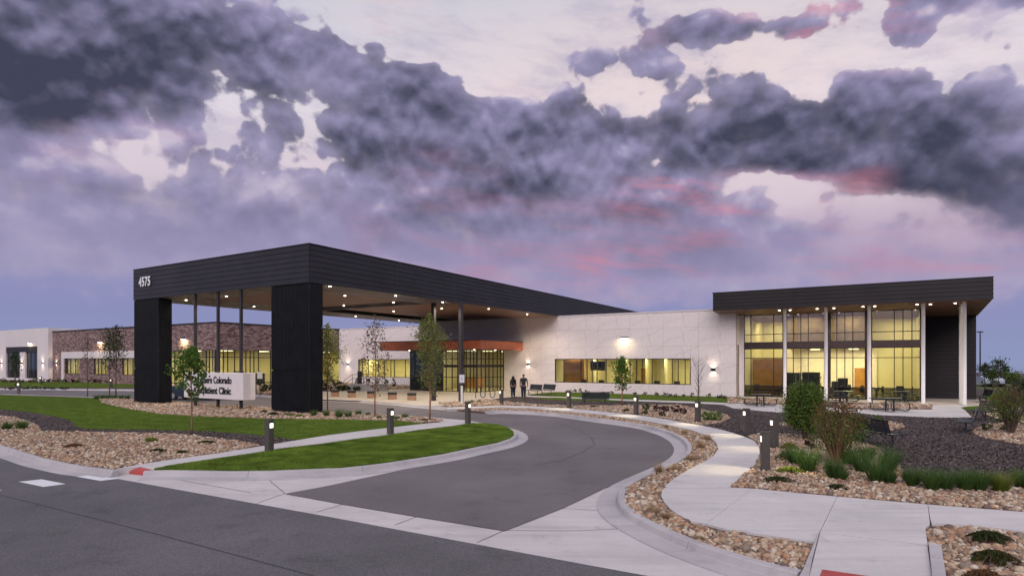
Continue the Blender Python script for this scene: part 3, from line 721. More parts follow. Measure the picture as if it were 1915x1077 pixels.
def bed(name, poly, base, z, sz, near=0, dens=1.0, m=ROCK, lo=ROCKS_LO, maxd=200):
    w = PL(poly); g = structure(name, w, -.1, z, mat('gravel_fines', (.22,.16,.13), .95, .3, 8, .8, 60, fine=.5, fscale=50))
    xs = [p[0] for p in w]; ys = [p[1] for p in w]; st = sz*.80/math.sqrt(dens)
    gx, gy = np.meshgrid(np.arange(min(xs), max(xs), st), np.arange(min(ys), max(ys), st))
    px = (gx+nr.uniform(-.45, .45, gx.shape)*st).ravel(); py = (gy+nr.uniform(-.45, .45, gy.shape)*st).ravel()
    k = inside(w, px, py) & (np.abs(px) < py*.86+2) ; px, py = px[k], py[k]
    n = len(px); s = sz*.48*np.exp(nr.normal(0, .38, n)); s = np.clip(s, sz*.22, sz*1.05)
    pos = np.stack([px, py, z+s*nr.uniform(.15, .55, n)], 1)
    Rm = rotmats(nr.uniform(0, 6.28, n), nr.normal(0, .45, n), nr.normal(0, .45, n)); scl = np.stack([s, s, s], 1)
    order = np.argsort(px**2+py**2) if near else None
    if near:
        # the stones that show largest: nearest ones within the frame
        vis = [i for i in order if abs(px[i]) < py[i]*.835 and py[i] > 8.1][:near]
        me = [None]*len(ROCKS_HI)
        for q, (bv, bf) in enumerate(ROCKS_HI):
            a = bpy.data.meshes.new('stone'); a.from_pydata([tuple(x) for x in bv], [], [tuple(map(int, f)) for f in bf]); a.materials.append(m)
            a.polygons.foreach_set('use_smooth', [True]*len(a.polygons)); me[q] = a
        import mathutils
        for i in vis:
            o = bpy.data.objects.new('stone', me[rng.randrange(len(me))]); link(o, g)
            o.location = pos[i]; o.rotation_euler = mathutils.Matrix(Rm[i].tolist()).to_euler(); o.scale = (s[i],)*3
        keep = np.ones(n, bool); keep[vis] = False
        pos, Rm, scl, s = pos[keep], Rm[keep], scl[keep], s[keep]; n = len(s)
        hi = pos[:, 1] < 14
        if hi.any() : scatter('loose_stones', ROCKS_HI, pos[hi], Rm[hi], scl[hi], m, g)
        if (~hi).any(): scatter('far_stones', lo, pos[~hi], Rm[~hi], scl[~hi], m, g)
    elif n: scatter('loose_stones', lo, pos, Rm, scl, m, g)
    return n
cnt = {}
cnt['strip'] = bed('rock_strip', strip, None, -.045, .078, 300)
cnt['C'] = bed('rock_bed', bedC, None, .0, .072, 300)
cnt['BR'] = bed('corner_rock_bed', bedBR, None, -.045, .076, 300)
cnt['D'] = bed('island_rock_bed', bedD, None, .0, .095)
cnt['E'] = bed('kerbside_rock_bed', bedE, None, .0, .11)
cnt['L'] = bed('street_rock_bed', bedL, None, -.01, .080, 300)
cnt['M'] = bed('pier_rock_bed', bedM, None, -.01, .10)
cnt['R'] = bed('east_rock_bed', bedR, None, .0, .12)
cnt['R2'] = bed('curving_rock_bed', bedR2, None, .016, .13)
cnt['F'] = bed('corner_wall_rock_bed', bedF, None, .012, .15)
cnt['G'] = bed('terrace_rock_bed', bedG, None, .012, .13)
cnt['H'] = bed('round_rock_bed', bedH, None, .0, .12)
cnt['W2'] = bed('far_rock_bed', bedW2, None, .012, .2, dens=.7)
print('stones', cnt)
# ---------------------------------------------------------------- grass blades on the lawns, bark chips on the mulch
blade = (np.array([[-.5,0,0],[.5,0,0],[.15,.35,1]]), np.array([[0,1,2]]))
blade2 = (np.array([[-.5,0,0],[.5,0,0],[-.2,-.25,1]]), np.array([[0,1,2]]))
def blades(name, poly, z, n, h, w, m, minpx=0):
    wp = PL(poly); xs = [p[0] for p in wp]; ys = [p[1] for p in wp]
    N_ = int(n); px = nr.uniform(min(xs), max(xs), N_*3); py = nr.uniform(min(ys), max(ys), N_*3)
    k = inside(wp, px, py) & (np.abs(px) < py*.85+1) & (nr.random(N_*3) < np.clip((22/py)**1.5, .1, 1)); px, py = px[k][:N_], py[k][:N_]; n = len(px)
    yaw = nr.uniform(0, 6.28, n); hh = h*nr.uniform(.6, 1.3, n)
    patch = .75+.5*np.sin(px*1.3+py*.7)*np.sin(py*1.1-px*.4); hh = hh*np.clip(patch, .6, 1.2)
    scatter(name, [blade, blade2], np.stack([px, py, np.full(n, z)], 1), rotmats(yaw, nr.normal(0, .35, n), nr.normal(0, .25, n)), np.stack([np.full(n, w), np.full(n, w), hh], 1), m, smooth=False)
    tag(bpy.data.objects[name], {'island_grass': 'short green grass of the curved lawn island by the drive', 'lawn_grass': 'mown green grass of the large lawn left of the drive'}[name], 'grass')
blades('island_grass', island, .028, 210000, .052, .013, LAWNB)
blades('lawn_grass', lawnBig, .012, 130000, .05, .02, LAWNB)
chip = (np.array([[-1,-.3,0],[1,-.35,0],[.9,.3,.25],[-.9,.35,.15]]), np.array([[0,1,2,3]]))
def chips(name, poly, z, n, m, lab):
    wp = PL(poly); xs = [p[0] for p in wp]; ys = [p[1] for p in wp]
    px = nr.uniform(min(xs), max(xs), n*4); py = nr.uniform(min(ys), max(ys), n*4)
    k = inside(wp, px, py) & (np.abs(px) < py*.85+1) & (nr.random(n*4) < np.clip((17/py)**2, .05, 1)); px, py = px[k][:n], py[k][:n]; q = len(px)
    ok = np.ones(q, bool)
    for b in (bedC, bedD, bedR, bedR2, bedE, bedH, bedG, bedF, padT, lawnR):
        ok &= ~inside(PL(b), px, py)
    px, py = px[ok], py[ok]; q = len(px)
    s = nr.uniform(.018, .045, q)
    scatter(name, [chip], np.stack([px, py, np.full(q, z)+s*.3], 1), rotmats(nr.uniform(0, 6.28, q), nr.normal(0, .4, q), nr.normal(0, .4, q)), np.stack([s, s, s], 1), m, smooth=False)
    tag(bpy.data.objects[name], lab, 'bark mulch')
def chipm():
    m = bpy.data.materials.new('bark_chip'); m.use_nodes = True; nt = m.node_tree; b = nt.nodes['Principled BSDF']; b.inputs['Roughness'].default_value = .9
    g = nt.nodes.new('ShaderNodeNewGeometry'); r = N(nt, g.outputs['Random Per Island'])
    nt.links.new(ramp(nt, r, [(0, (.035,.026,.027)), (.5, (.092,.070,.064)), (.85, (.145,.112,.10)), (1, (.23,.175,.15))]), b.inputs['Base Color']); return m
CHIP = chipm()
chips('mulch_chips', mulchR, -.006, 110000, CHIP, 'loose dark bark chips covering the yard between the benches')
chips('path_mulch_chips', [(0,765),(113,780.5),(135,788),(163,801.8),(380,805.4),(566,823),(489,832),(313.5,810.5),(78,806),(31,780.8),(0,776.7)], -.006, 30000, CHIP, 'dark bark chips on the curving path across the left lawn')

# ---------------------------------------------------------------- buildings (local axes: x along the front, y away from the viewer)
def bthing(name, label, cat, r0, u0, group=None):
    x, y, _ = B(r0, u0); t = thing(name, label, cat, (x, y, 0), ROT, group); t['_'] = 0; del t['_']; ORG[t.name] = (r0, u0, 0); return t
ORG = {}
def mb(t): return MB(ORG[t.name])
def rects_minus(r, holes):
    out = [r]
    for h in holes:
        nx = []
        for a in out:
            if h[0] >= a[1]-1e-4 or h[1] <= a[0]+1e-4 or h[2] >= a[3]-1e-4 or h[3] <= a[2]+1e-4: nx.append(a); continue
            x0, x1, z0, z1 = a
            if h[0] > x0+1e-3: nx.append((x0, h[0], z0, z1))
            if h[1] < x1-1e-3: nx.append((h[1], x1, z0, z1))
            xa, xb = max(x0, h[0]), min(x1, h[1])
            if h[2] > z0+1e-3: nx.append((xa, xb, z0, h[2]))
            if h[3] < z1-1e-3: nx.append((xa, xb, h[3], z1))
        out = nx
    return out
def panels(t, axis, a0, a1, fix, zs, holes, m, name='wall_panel', step=3.0, th=.05, gap=.009, face=-1, backing=True):
    """cladding panels on a wall; axis 'r' (faces the viewer at u=fix) or 'u' (faces right at r=fix)"""
    n = max(1, round((a1-a0)/step)); w = (a1-a0)/n; r0, u0, _ = ORG[t.name]
    for i in range(n):
        for j in range(len(zs)-1):
            for x0, x1, z0, z1 in rects_minus((a0+i*w, a0+(i+1)*w, zs[j], zs[j+1]), holes):
                g = gap/2; q = MB()
                L, H = x1-x0-gap, z1-z0-gap
                if L < .03 or H < .03: continue
                if axis == 'r':
                    # local origin at the full panel's lower left so the stone's figure repeats
                    ox, oz = a0+i*w, zs[j]
                    q.bbox(x0+g-ox, x1-g-ox, 0, th, z0+g-oz, z1-g-oz, .006); q.build(name, m, t, loc=(ox-r0, fix-u0, oz))
                else:
                    oy, oz = a0+i*w, zs[j]
                    q.bbox(x0+g-oy, x1-g-oy, 0, th, z0+g-oz, z1-g-oz, .006); o = q.build(name, m, t, loc=(fix-r0, oy-u0, oz)); o.rotation_euler = (0, 0, R(90))
    if backing:
        b = mb(t)
        for x0, x1, z0, z1 in rects_minus((a0, a1, zs[0], zs[-1]), holes):
            if axis == 'r': b.box(x0, x1, fix+th+.002, fix+th+.25, z0, z1)
            else: b.box(fix-th-.25, fix-th-.002, x0, x1, z0, z1)
        b.build('wall_core', mat('wall_core', (.36,.32,.32), .9), t)
BOARDS = {}
def siding(t, axis, a0, a1, fix, z0, z1, n, m, seg=6.0, z1b=None, th=.035):
    """horizontal boards, one object each; z1b = height of the top at the far end of a falling fascia"""
    r0, u0, _ = ORG[t.name]; ns = max(1, round((a1-a0)/seg)); w = (a1-a0)/ns
    for i in range(ns):
        for j in range(n):
            def zz(x, jj):
                zt = z1 if z1b is None else z1+(z1b-z1)*(x/(a1-a0)); return z0+(zt-z0)*jj/n
            xa, xb = i*w+.004, (i+1)*w-.004
            A0, A1, B0, B1 = zz(xa, j), zz(xa, j+1)-.018, zz(xb, j), zz(xb, j+1)-.018
            q = MB(); d0, d1 = (-th-.012, -th+.008)
            q.add([(xa,d0,A0),(xb,d0,B0),(xb,d1,B1),(xa,d1,A1),(xa,0,A0),(xb,0,B0),(xb,0,B1),(xa,0,A1)], [(0,1,2,3),(3,2,6,7),(1,0,4,5),(0,3,7,4),(2,1,5,6)])
            if axis == 'r': q.build('siding_board', m, t, loc=(a0-r0, fix-u0, 0))
            else:
                o = q.build('siding_board', m, t, loc=(fix-r0, a0-u0, 0)); o.rotation_euler = (0, 0, R(90))
def window(t, axis, xs, fix, zs, name='window', g=GLASS, depth=.08, mw=.06, thick=(), glassback=.03, rails=()):
    """frame > mullions, rails, panes. xs = mullion lines, zs = rail lines"""
    r0, u0, _ = ORG[t.name]
    fr = MB(); x0, x1, z0, z1 = xs[0], xs[-1], zs[0], zs[-1]; f = .06
    for a, b, c, d in ((x0, x1, z0, z0+f), (x0, x1, z1-f, z1), (x0, x0+f, z0+f, z1-f), (x1-f, x1, z0+f, z1-f)):
        fr.box(a-x0, b-x0, -depth/2, depth/2, c, d)
    o = fr.build(name, FRAME, t, loc=(x0-r0, fix-u0, 0) if axis == 'r' else (fix-r0, x0-u0, 0))
    if axis == 'u': o.rotation_euler = (0, 0, R(90))
    for k in range(1, len(xs)-1):
        w = .22 if k in thick else mw; q = MB(); q.box(xs[k]-x0-w/2, xs[k]-x0+w/2, -depth/2-(.06 if k in thick else .002), depth/2, z0+f, z1-f); q.build('mullion', FRAME, o)
    for z in zs[1:-1]:
        w = rails.get(z, mw) if isinstance(rails, dict) else mw
        for k in range(len(xs)-1):
            q = MB(); q.box(xs[k]-x0+mw/2, xs[k+1]-x0-mw/2, -depth/2+.004, depth/2-.004, z-w/2, z+w/2); q.build('rail', FRAME, o)
    for k in range(len(xs)-1):
        for j in range(len(zs)-1):
            q = MB(); q.box(xs[k]-x0+mw/2, xs[k+1]-x0-mw/2, -.006, .006, zs[j]+mw/2, zs[j+1]-mw/2); q.build('pane', g, o)
    return o
def lamp(t, r, u, z, w, power, colr, sx=1.5, sy=1.5, name='room_lamp'):
    r0, u0, _ = ORG[t.name]
    l = bpy.data.lights.new(name, 'AREA'); l.shape = 'RECTANGLE'; l.size = sx; l.size_y = sy; l.energy = power; l.color = colr
    o = bpy.data.objects.new(name, l); link(o, t); o.location = (r-r0, u-u0, z); return o
YEL = (1.0, .86, .46)
LPAN = emit('ceiling_light_panel', (1.0, .93, .62), 4.0)
def room(t, r0, r1, u0, u1, z0, z1, wall=CREAM, power=200, lights=3, fl=IFLOOR, ceil=CREAM2, depthrow=.45, back=True):
    """open-fronted room: floor, ceiling, back and side walls with ceiling lights"""
    mb(t).box(r0, r1, u0, u1, z0-.1, z0).build('room_floor', fl, t)
    mb(t).box(r0, r1, u0, u1, z1, z1+.1).build('room_ceiling', ceil, t)
    q = mb(t)
    if back: q.box(r0, r1, u1, u1+.1, z0, z1)
    q.box(r0-.1, r0, u0+.12, u1, z0, z1); q.box(r1, r1+.1, u0+.12, u1, z0, z1); q.build('room_wall', wall, t)
    for k in range(lights):
        x = r0+(r1-r0)*(k+.5)/lights; y = u0+(u1-u0)*depthrow
        mb(t).box(x-.6, x+.6, y-.15, y+.15, z1-.05, z1-.002).build('light_panel', LPAN, t)
        lamp(t, x, y, z1-.10, None, power, YEL, 1.6, .8)
DL = emit('downlight_lens', (1.0, .90, .72), 16.0)
def downlight(t, x, y, z, power=35, r=.10, tilt=None):
    """recessed light in a soffit: lens disc with its own lamp"""
    r_, u_ = toRU(x, y); r0, u0, _ = ORG[t.name]
    q = MB(); q.lathe([(r, -.02), (r, 0)], 10); o = q.build('downlight', DL, t, loc=(r_-r0, u_-u0, z))
    l = bpy.data.lights.new('downlight_beam', 'SPOT'); l.energy = power; l.spot_size = R(150); l.spot_blend = .6; l.color = (1, .86, .68); l.shadow_soft_size = .015
    b = bpy.data.objects.new('downlight_beam', l); link(b, o); b.location = (0, 0, -.05)
GLOW = emit('sconce_lens', (1.0, .90, .72), 14.0)
def sconce(px, py, axis='r', fix=51.18, lab='', box=(.09,.13,.16), power=9):
    r = ronu(px, fix); x, y, _ = B(r, fix); z = zat(py, x, y)
    t = thing('wall_sconce', lab, 'wall light', (x, y, z), ROT, 'up and down sconces on the clinic walls')
    w, d, h = box
    MB().bbox(-w, w, -d, -.005, -h, h, .008).build('housing', FRAME, t)
    for s, nm in ((1, 'lens'), (-1, 'lens')):
        MB().box(-w*.8, w*.8, -d*.9, -.02, s*h-(.01 if s < 0 else -.001), s*h+(.01 if s > 0 else -.001)).build(nm, GLOW, t)
        l = bpy.data.lights.new('sconce_beam', 'AREA'); l.energy = power; l.size = .15; l.color = (1, .84, .62); l.spread = R(150)
        b = bpy.data.objects.new('sconce_beam', l); link(b, t); b.location = (0, -d*.6, s*(h+.03)); b.rotation_euler = (R(180) if s > 0 else 0, 0, 0)
    return t
def wallpack(px, py, fix, lab, power=60, z=None):
    r = ronu(px, fix); x, y, _ = B(r, fix); z = zat(py, x, y)
    t = thing('wall_pack_light', lab, 'wall light', (x, y, z), ROT, 'wall pack lights high on the walls')
    MB().add([(-.35,-.02,.10),(.35,-.02,.10),(.35,-.34,.06),(-.35,-.34,.06),(-.35,-.02,-.02),(.35,-.02,-.02),(.35,-.34,-.01),(-.35,-.34,-.01)],
             [(0,1,2,3),(7,6,5,4),(3,2,6,7),(1,0,4,5),(0,3,7,4),(2,1,5,6)]).build('housing', FRAME, t)
    MB().box(-.28, .28, -.30, -.06, -.045, -.022).build('lens', emit('wall_pack_lens', (1.0, .90, .60), 16.0), t)
    l = bpy.data.lights.new('wall_pack_beam', 'AREA'); l.energy = power; l.size = .5; l.size_y = .2; l.shape = 'RECTANGLE'; l.color = (1, .80, .42)
    b = bpy.data.objects.new('wall_pack_beam', l); link(b, t); b.location = (0, -.18, -.07); b.rotation_euler = (R(22), 0, 0)
    return t

# ---- marble clinic wing
U1 = 51.18; RC = -10.85; RL = -43.55; TOP = 7.13
MW = bthing('marble_wing', 'long low clinic wing clad in pale veined marble panels with a ribbon window', 'building', RL, U1)
wx = [ronu(p, U1+.03) for p in (1037.7,1054,1086,1097.4,1107,1116,1133,1156.8,1178,1190,1200.7,1219.5,1257,1268,1281,1292)]
win = (wx[0], wx[-1], .91, 3.10)
vr0, vr1 = -41.06, -32.93
door_hole = (vr0, vr1, 0, 4.0)
ZS = [0, 1.10, 2.62, 4.16, 5.70, TOP-.12]
panels(MW, 'r', RL, RC, U1, ZS, [win, door_hole], MARBLE)
mb(MW).box(RL-.02, RC+.02, U1-.04, U1+.4, TOP-.12, TOP).build('coping', WHITEB, MW)
panels(MW, 'u', U1+.05, 52.86, RC, ZS, [(51.75, 52.35, .05, 4.2)], MARBLE, step=2)
window(MW, 'u', [51.75, 52.05, 52.35], RC-.08, [.05, 4.2], 'slot_window', DGLASS, mw=.05)
window(MW, 'r', wx, U1+.10, [.91, 3.10], 'ribbon_window', GLASS, mw=.055)
room(MW, win[0]-.3, win[1]+.3, U1+.34, U1+6, 0.02, 3.3, power=85, lights=6)
for k, pxa in enumerate((1112, 1176, 1216, 1254)):
    a = ronu(pxa, U1+3.5+k*.5); mb(MW).box(a, a+.12, U1+3.2, U1+6, .02, 3.28).build('partition', CREAM, MW)
    mb(MW).box(a+.5, a+1.5, U1+5.9, U1+5.99, .02, 2.2).build('inner_door', WOODI if k == 1 else CREAM2, MW)
mb(MW).box(RL, RC, U1+.4, U1+28, TOP-.6, TOP-.5).build('roof', ROOF, MW)
mb(MW).box(win[0]-.3, win[0]+1.8, U1+2.6, U1+2.7, .02, 3.3).build('wood_partition', WOODI, MW)
mb(MW).box(RL-.3, RL, U1+.05, U1+28, 0, TOP-.1).build('side_wall', WHITEB, MW)
# ---- recessed marble wing on the left
U2 = 56.18; m2l = ronu(637, U2)
M2 = bthing('recessed_marble_wing', 'recessed marble clad wing left of the glass entrance with a ribbon window', 'building', m2l, U2)
w2 = [ronu(p, U2+.03) for p in (670,677,688,697,707.5,718,730.3,737,757.6,767.5)]
win2 = (w2[0], w2[-1], .93, 3.15)
panels(M2, 'r', m2l, RL-.3, U2, ZS, [win2], MARBLE, step=3.1)
mb(M2).box(m2l-.02, RL-.3, U2-.04, U2+.4, TOP-.12, TOP).build('coping', WHITEB, M2)
window(M2, 'r', w2, U2+.10, [.93, 3.15], 'ribbon_window', GLASS, mw=.06)
room(M2, win2[0]-.3, win2[1]+.3, U2+.34, U2+5.5, .02, 3.3, power=75, lights=4)
mb(M2).box(m2l, RL, U2+.4, U2+22, TOP-.6, TOP-.5).build('roof', ROOF, M2)
mb(M2).box(m2l-.3, m2l-.005, U2+.02, U2+22, 0, TOP-.05).build('side_wall', WHITEB, M2)
# ---- brick wing
U3 = 40.6; RB = -64.1; rb0 = ronu(98, U3); TB = 7.3
BW = bthing('brick_wing', 'mottled brown brick wing with dark parapet cap and corner storefront glazing', 'building', rb0, U3)
fr0, fr1 = ronu(116, U3), ronu(262, U3); s0 = ronu(296, U3)
zb1, zb2 = 4.25, 3.33
wins = [[ronu(p, U3) for p in q] for q in ((121.5,124,130.5,140,144,148),(175,182.5,188.5,196,200.5),(228,237,247,258))]
zw0 = 1.15
hol = [(q[0], q[-1], zw0, zb2) for q in wins]
store = (s0, RB, 0, 4.17)
q = mb(BW)
for x0, x1, z0, z1 in rects_minus((rb0, RB, 0, TB-.15), hol+[(fr0, fr1, zb2, zb1), (fr0, fr0+.75, 0, zb2), store]): q.box(x0, x1, U3, U3+.3, z0, z1)
q.build('brick_wall', BRICK, BW)
q = mb(BW)
for x0, x1, z0, z1 in rects_minus((U3+.3, 74, 0, TB-.15), [(0, 62.5, 0, 4.17)]): q.box(RB-.3, RB, x0, x1, z0, z1)
q.build('brick_wall', BRICK, BW)
mb(BW).box(rb0, RB+.06, U3-.06, U3+.35, TB-.15, TB).box(RB-.35, RB+.06, U3+.35, 74, TB-.15, TB).build('parapet_cap', FRAME, BW)
mb(BW).box(fr0, fr1, U3-.10, U3+.2, zb2, zb1).box(fr0, fr0+.75, U3-.10, U3+.2, 0, zb2).build('stucco_frame', WHITEB, BW)
for qx in wins:
    window(BW, 'r', qx, U3+.12, [zw0, zb2], 'window', GLASS, mw=.10)
room(BW, fr0+.8, s0-.4, U3+.34, U3+5, .02, 3.4, power=85, lights=6)
sx = [ronu(p, U3) for p in (296,312,325,341,352,360,368,384,390,396,402)]+[RB-.45]
window(BW, 'r', sx, U3+.12, [0, .35, 3.35, 4.17], 'storefront_window', GLASS, mw=.09)
su = [U3+.45]+[uonr(p, RB) for p in (412,419,427,440,452,461,469,476,484.5,507,540)]+[62.5]
window(BW, 'u', su, RB-.12, [0, .35, 3.35, 4.17], 'storefront_window', GLASS, mw=.09)
mb(BW).box(RB-.42, RB-.02, U3+.02, U3+.42, 0, 4.17).build('corner_post', FRAME, BW)
mb(BW).box(s0, RB-.35, U3+.30, 62.4, -.1, .02).build('room_floor', IFLOOR, BW)
mb(BW).box(s0, RB-.35, U3+.30, 62.4, 4.2, 4.3).build('room_ceiling', CREAM2, BW)
mb(BW).box(RB-8.2, RB-8.1, U3+6.0, 62.4, .02, 4.2).box(s0, RB-8.1, U3+5.9, U3+6, .02, 4.2).box(s0-.1, s0, U3+.35, U3+6, .02, 4.2).box(RB-8, RB-.4, 62.4, 62.5, .02, 4.2).build('room_wall', CREAM, BW)
for a, b in ((s0+3, U3+3), (s0+9, U3+3), (RB-4, U3+4), (RB-4, U3+9), (RB-4, U3+14), (RB-4, U3+19)):
    mb(BW).box(a-.7, a+.7, b-.2, b+.2, 4.13, 4.19).build('light_panel', LPAN, BW); lamp(BW, a, b, 4.08, None, 140, YEL, 2, 1)
mb(BW).box(rb0, RB-.3, U3+.3, 74, TB-.6, TB-.5).build('roof', ROOF, BW)
# ---- white wing far left
U4 = 40.05
LW = bthing('white_stucco_wing', 'white stucco wing at the far left with a dark recessed entry', 'building', -150, U4)
lr = ronu(90, U4); e0, e1 = ronu(11, U4), ronu(69.8, U4); p0_, p1_ = ronu(37, U4), ronu(47, U4)
q = mb(LW)
for x0, x1, z0, z1 in rects_minus((-150, lr, 0, 7.8), [(e0, e1, .35, 5.15)]): q.box(x0, x1, U4, U4+.4, z0, z1)
q.box(lr-.4, lr, U4+.4, U4+12, 0, 7.8); q.build('stucco_wall', WHITEB, LW)
mb(LW).box(e0, e1, U4+.05, U4+.25, 4.3, 5.15).build('entry_header', FRAME, LW)
mb(LW).box(p0_, p1_, U4-.002, U4+.4, .35, 4.3).build('stucco_pier', WHITEB, LW)
window(LW, 'r', [e0, e0+(p0_-e0)*.33, e0+(p0_-e0)*.66, p0_], U4+.25, [.35, 4.3], 'dark_window', DGLASS, mw=.12)
window(LW, 'r', [p1_, p1_+(e1-p1_)*.33, p1_+(e1-p1_)*.66, e1], U4+.25, [.35, 4.3], 'dark_window', DGLASS, mw=.12)
mb(LW).box(-150, lr-.4, U4+.4, U4+12, 7.2, 7.3).build('roof', ROOF, LW)
# ---- glass entrance vestibule with its rust canopy
UV = 46.6
VB = bthing('entrance_vestibule', 'glass walled entrance vestibule under the rust red flat canopy', 'entrance', vr1, UV)
vx = [vr0]+[ronu(p, UV) for p in (776,785,795,806,817,828,834.5,845.7,856,868,871.8,879.5,886)]+[vr1]
window(VB, 'r', vx[:7], UV, [0, 3.93], 'dark_side_glazing', DGLASS, mw=.07)
window(VB, 'r', vx[6:], UV, [0, 1.36, 2.43, 3.12, 3.93], 'front_glazing', GLASS, mw=.07, rails={2.43: .24})
vu = [UV]+[uonr(p, vr1) for p in (900,908,914.5,922,930,936.3)]+[U1]
window(VB, 'u', vu, vr1, [0, 1.36, 2.43, 3.12, 3.93], 'side_glazing', GLASS, mw=.07, rails={2.43: .24})
mb(VB).box(vr0, vr1, UV+.1, 60, -.1, .02).build('room_floor', IFLOOR, VB)
mb(VB).box(vr0, vr1, UV+.1, 60, 3.95, 4.0).build('room_ceiling', CREAM2, VB)
mb(VB).box(vr0-.1, vr0, UV+.1, 60, .02, 3.95).box(vr0, vr1, 60, 60.1, .02, 3.95).box(vr1+.3, vr1+.4, U1+.3, 60, 0, 3.9).build('room_wall', CREAM, VB)
for a, b in ((-35, UV+1.8), (-35, UV+5), (-35, UV+8.5), (-38, UV+3)):
    mb(VB).box(a-.6, a+.6, b-.2, b+.2, 3.9, 3.94).build('light_panel', LPAN, VB); lamp(VB, a, b, 3.85, None, 110, YEL, 1.2, .8)
mb(VB).bbox(vr0+.6, vr0+3.2, UV+7.5, UV+8.2, .02, 1.1).build('reception_desk', WOODI, VB)
EC = bthing('entrance_canopy', 'flat rust red metal canopy wrapping over the glass entrance', 'canopy', -30.75, 44.0)
def rustrun(axis, a0, a1, fix, n):
    r0, u0, _ = ORG[EC.name]; w = (a1-a0)/n
    for i in range(n):
        q = MB(); q.bbox(.004, w-.004, -.03, 0, 3.96, 4.72, .008)
        if axis == 'r': q.build('fascia_panel', RUST, EC, loc=(a0+i*w-r0, fix-u0, 0))
        else:
            o = q.build('fascia_panel', RUST, EC, loc=(fix-r0, a0+i*w-u0, 0)); o.rotation_euler = (0, 0, R(90))
rustrun('r', -42.6, -30.75, 44.0, 6); rustrun('u', 44.0, U1-.01, -30.75, 4)
mb(EC).box(-42.6, -30.75, 44.0, U1-.01, 3.93, 3.96).box(-42.6, RL-.35, U1-.01, U2-.05, 3.93, 3.96).build('soffit', SOFB, EC)
mb(EC).box(-42.6, -30.77, 44.02, U1-.01, 3.97, 4.70).box(-42.6, RL-.4, U1, U2-.05, 3.97, 4.70).build('core', DARKR, EC)
mb(EC).box(-42.66, -30.70, 43.93, U1-.01, 4.72, 4.79).build('cap_flashing', FRAME, EC)
for a, b in ((-40, 45.3), (-36.5, 45.3), (-32.3, 45.3), (-31.8, 48)):
    x, y, _ = B(a, b); downlight(EC, x, y, 3.93, 25, .07)

# ---- porte cochere
K = (-26.87, 22.36); KL = -44.97; UD = K[1]+53; ZB, ZT = 7.10, 9.17; ZT2 = ZT-.0056*53
PC = bthing('porte_cochere', 'huge black clad drive through canopy carrying the number 4575 on two dark piers', 'canopy', K[0], K[1])
siding(PC, 'r', KL, K[0]+.02, K[1], ZB, ZT, 7, BLACK, 6.1)
siding(PC, 'u', K[1], UD, K[0], ZB, ZT, 7, BLACK, 6.6, z1b=ZT2)
q = mb(PC)
q.add([(KL,K[1],ZB),(K[0],K[1],ZB),(K[0],K[1],ZT-.01),(KL,K[1],ZT-.01),(KL,UD,ZB),(K[0],UD,ZB),(K[0],UD,ZT2-.01),(KL,UD,ZT2-.01)], [(0,1,2,3),(3,2,6,7),(1,5,6,2),(5,4,7,6),(4,0,3,7)])
q.build('roof_body', BLACK, PC)
mb(PC).add([(KL-.05,K[1]-.06,ZT),(K[0]+.08,K[1]-.06,ZT),(K[0]+.08,K[1]-.06,ZT+.05),(KL-.05,K[1]-.06,ZT+.05),(KL-.05,UD,ZT2),(K[0]+.08,UD,ZT2),(K[0]+.08,UD,ZT2+.05),(KL-.05,UD,ZT2+.05)],[(0,1,2,3),(3,2,6,7),(1,5,6,2),(4,0,3,7),(0,4,5,1)]).build('parapet_flashing', FRAME, PC)
mb(PC).box(K[0]+.02, K[0]+.055, K[1]-.055, K[1]-.02, ZB, ZT-.01).build('corner_trim', BLACK, PC)
# soffit: ribbed metal border, brown panels, two deep slots
def soff(m, name, rects, z0, z1, n=1, axis='r'):
    for a, b, c, d in rects:
        for k in range(n):
            if axis == 'r': w = (b-a)/n; A, Bq, Cq, D = a+k*w+.01, a+(k+1)*w-.01, c+.01, d-.01
            else: w = (d-c)/n; A, Bq, Cq, D = a+.01, b-.01, c+k*w+.01, c+(k+1)*w-.01
            mb(PC).box(A, Bq, Cq, D, z0, z1).build(name, m, PC)
SR0, SR1 = KL+.02, K[0]-.02
soff(SOFB, 'soffit_panel', [(-40.3, -29.6, K[1]+2.2, 33.1)], ZB+.02, ZB+.06, 4)
soff(SOFB, 'soffit_panel', [(-38.5, -29.6, 35.0, U1+.3)], ZB+.02, ZB+.06, 3)
soff(SOFB, 'soffit_panel', [(-29.6, SR1, 37.0, U1+.3)], ZB+.02, ZB+.06, 1)
def ribs(r0, r1, u0, u1, along='u', st=.16):
    q = mb(PC); q.box(r0, r1, u0, u1, ZB+.035, ZB+.06); n = int(((u1-u0) if along == 'u' else (r1-r0))/st)
    for i in range(n):
        if along == 'u': q.box(r0, r1, u0+i*st, u0+i*st+st*.5, ZB, ZB+.034)
        else: q.box(r0+i*st, r0+i*st+st*.5, u0, u1, ZB, ZB+.034)
    q.build('ribbed_soffit', SOFM, PC)
ribs(SR0, SR1, K[1]+.02, K[1]+2.2, 'r'); ribs(-29.6, SR1, K[1]+2.2, 37.0, 'u'); ribs(SR0, -40.3, K[1]+2.2, 35.0, 'u'); ribs(SR0, -41.4, 35.0, U1-.1, 'u')
mb(PC).box(-40.3, -29.6, 33.1, 35.0, ZB+.55, ZB+.6).box(-40.3, -29.6, 33.06, 33.1, ZB+.06, ZB+.55).box(-41.4, -38.5, 35.0, U1, ZB+.55, ZB+.6).box(-38.5, -38.46, 35, U1, ZB+.06, ZB+.55).box(-41.44, -41.4, 35, U1, ZB+.06, ZB+.55).build('recessed_slot', DARKR, PC)
mb(PC).box(-41.4, -29.6, 35.0, 35.14, ZB-.03, ZB+.55).build('slot_trim', SOFM, PC)
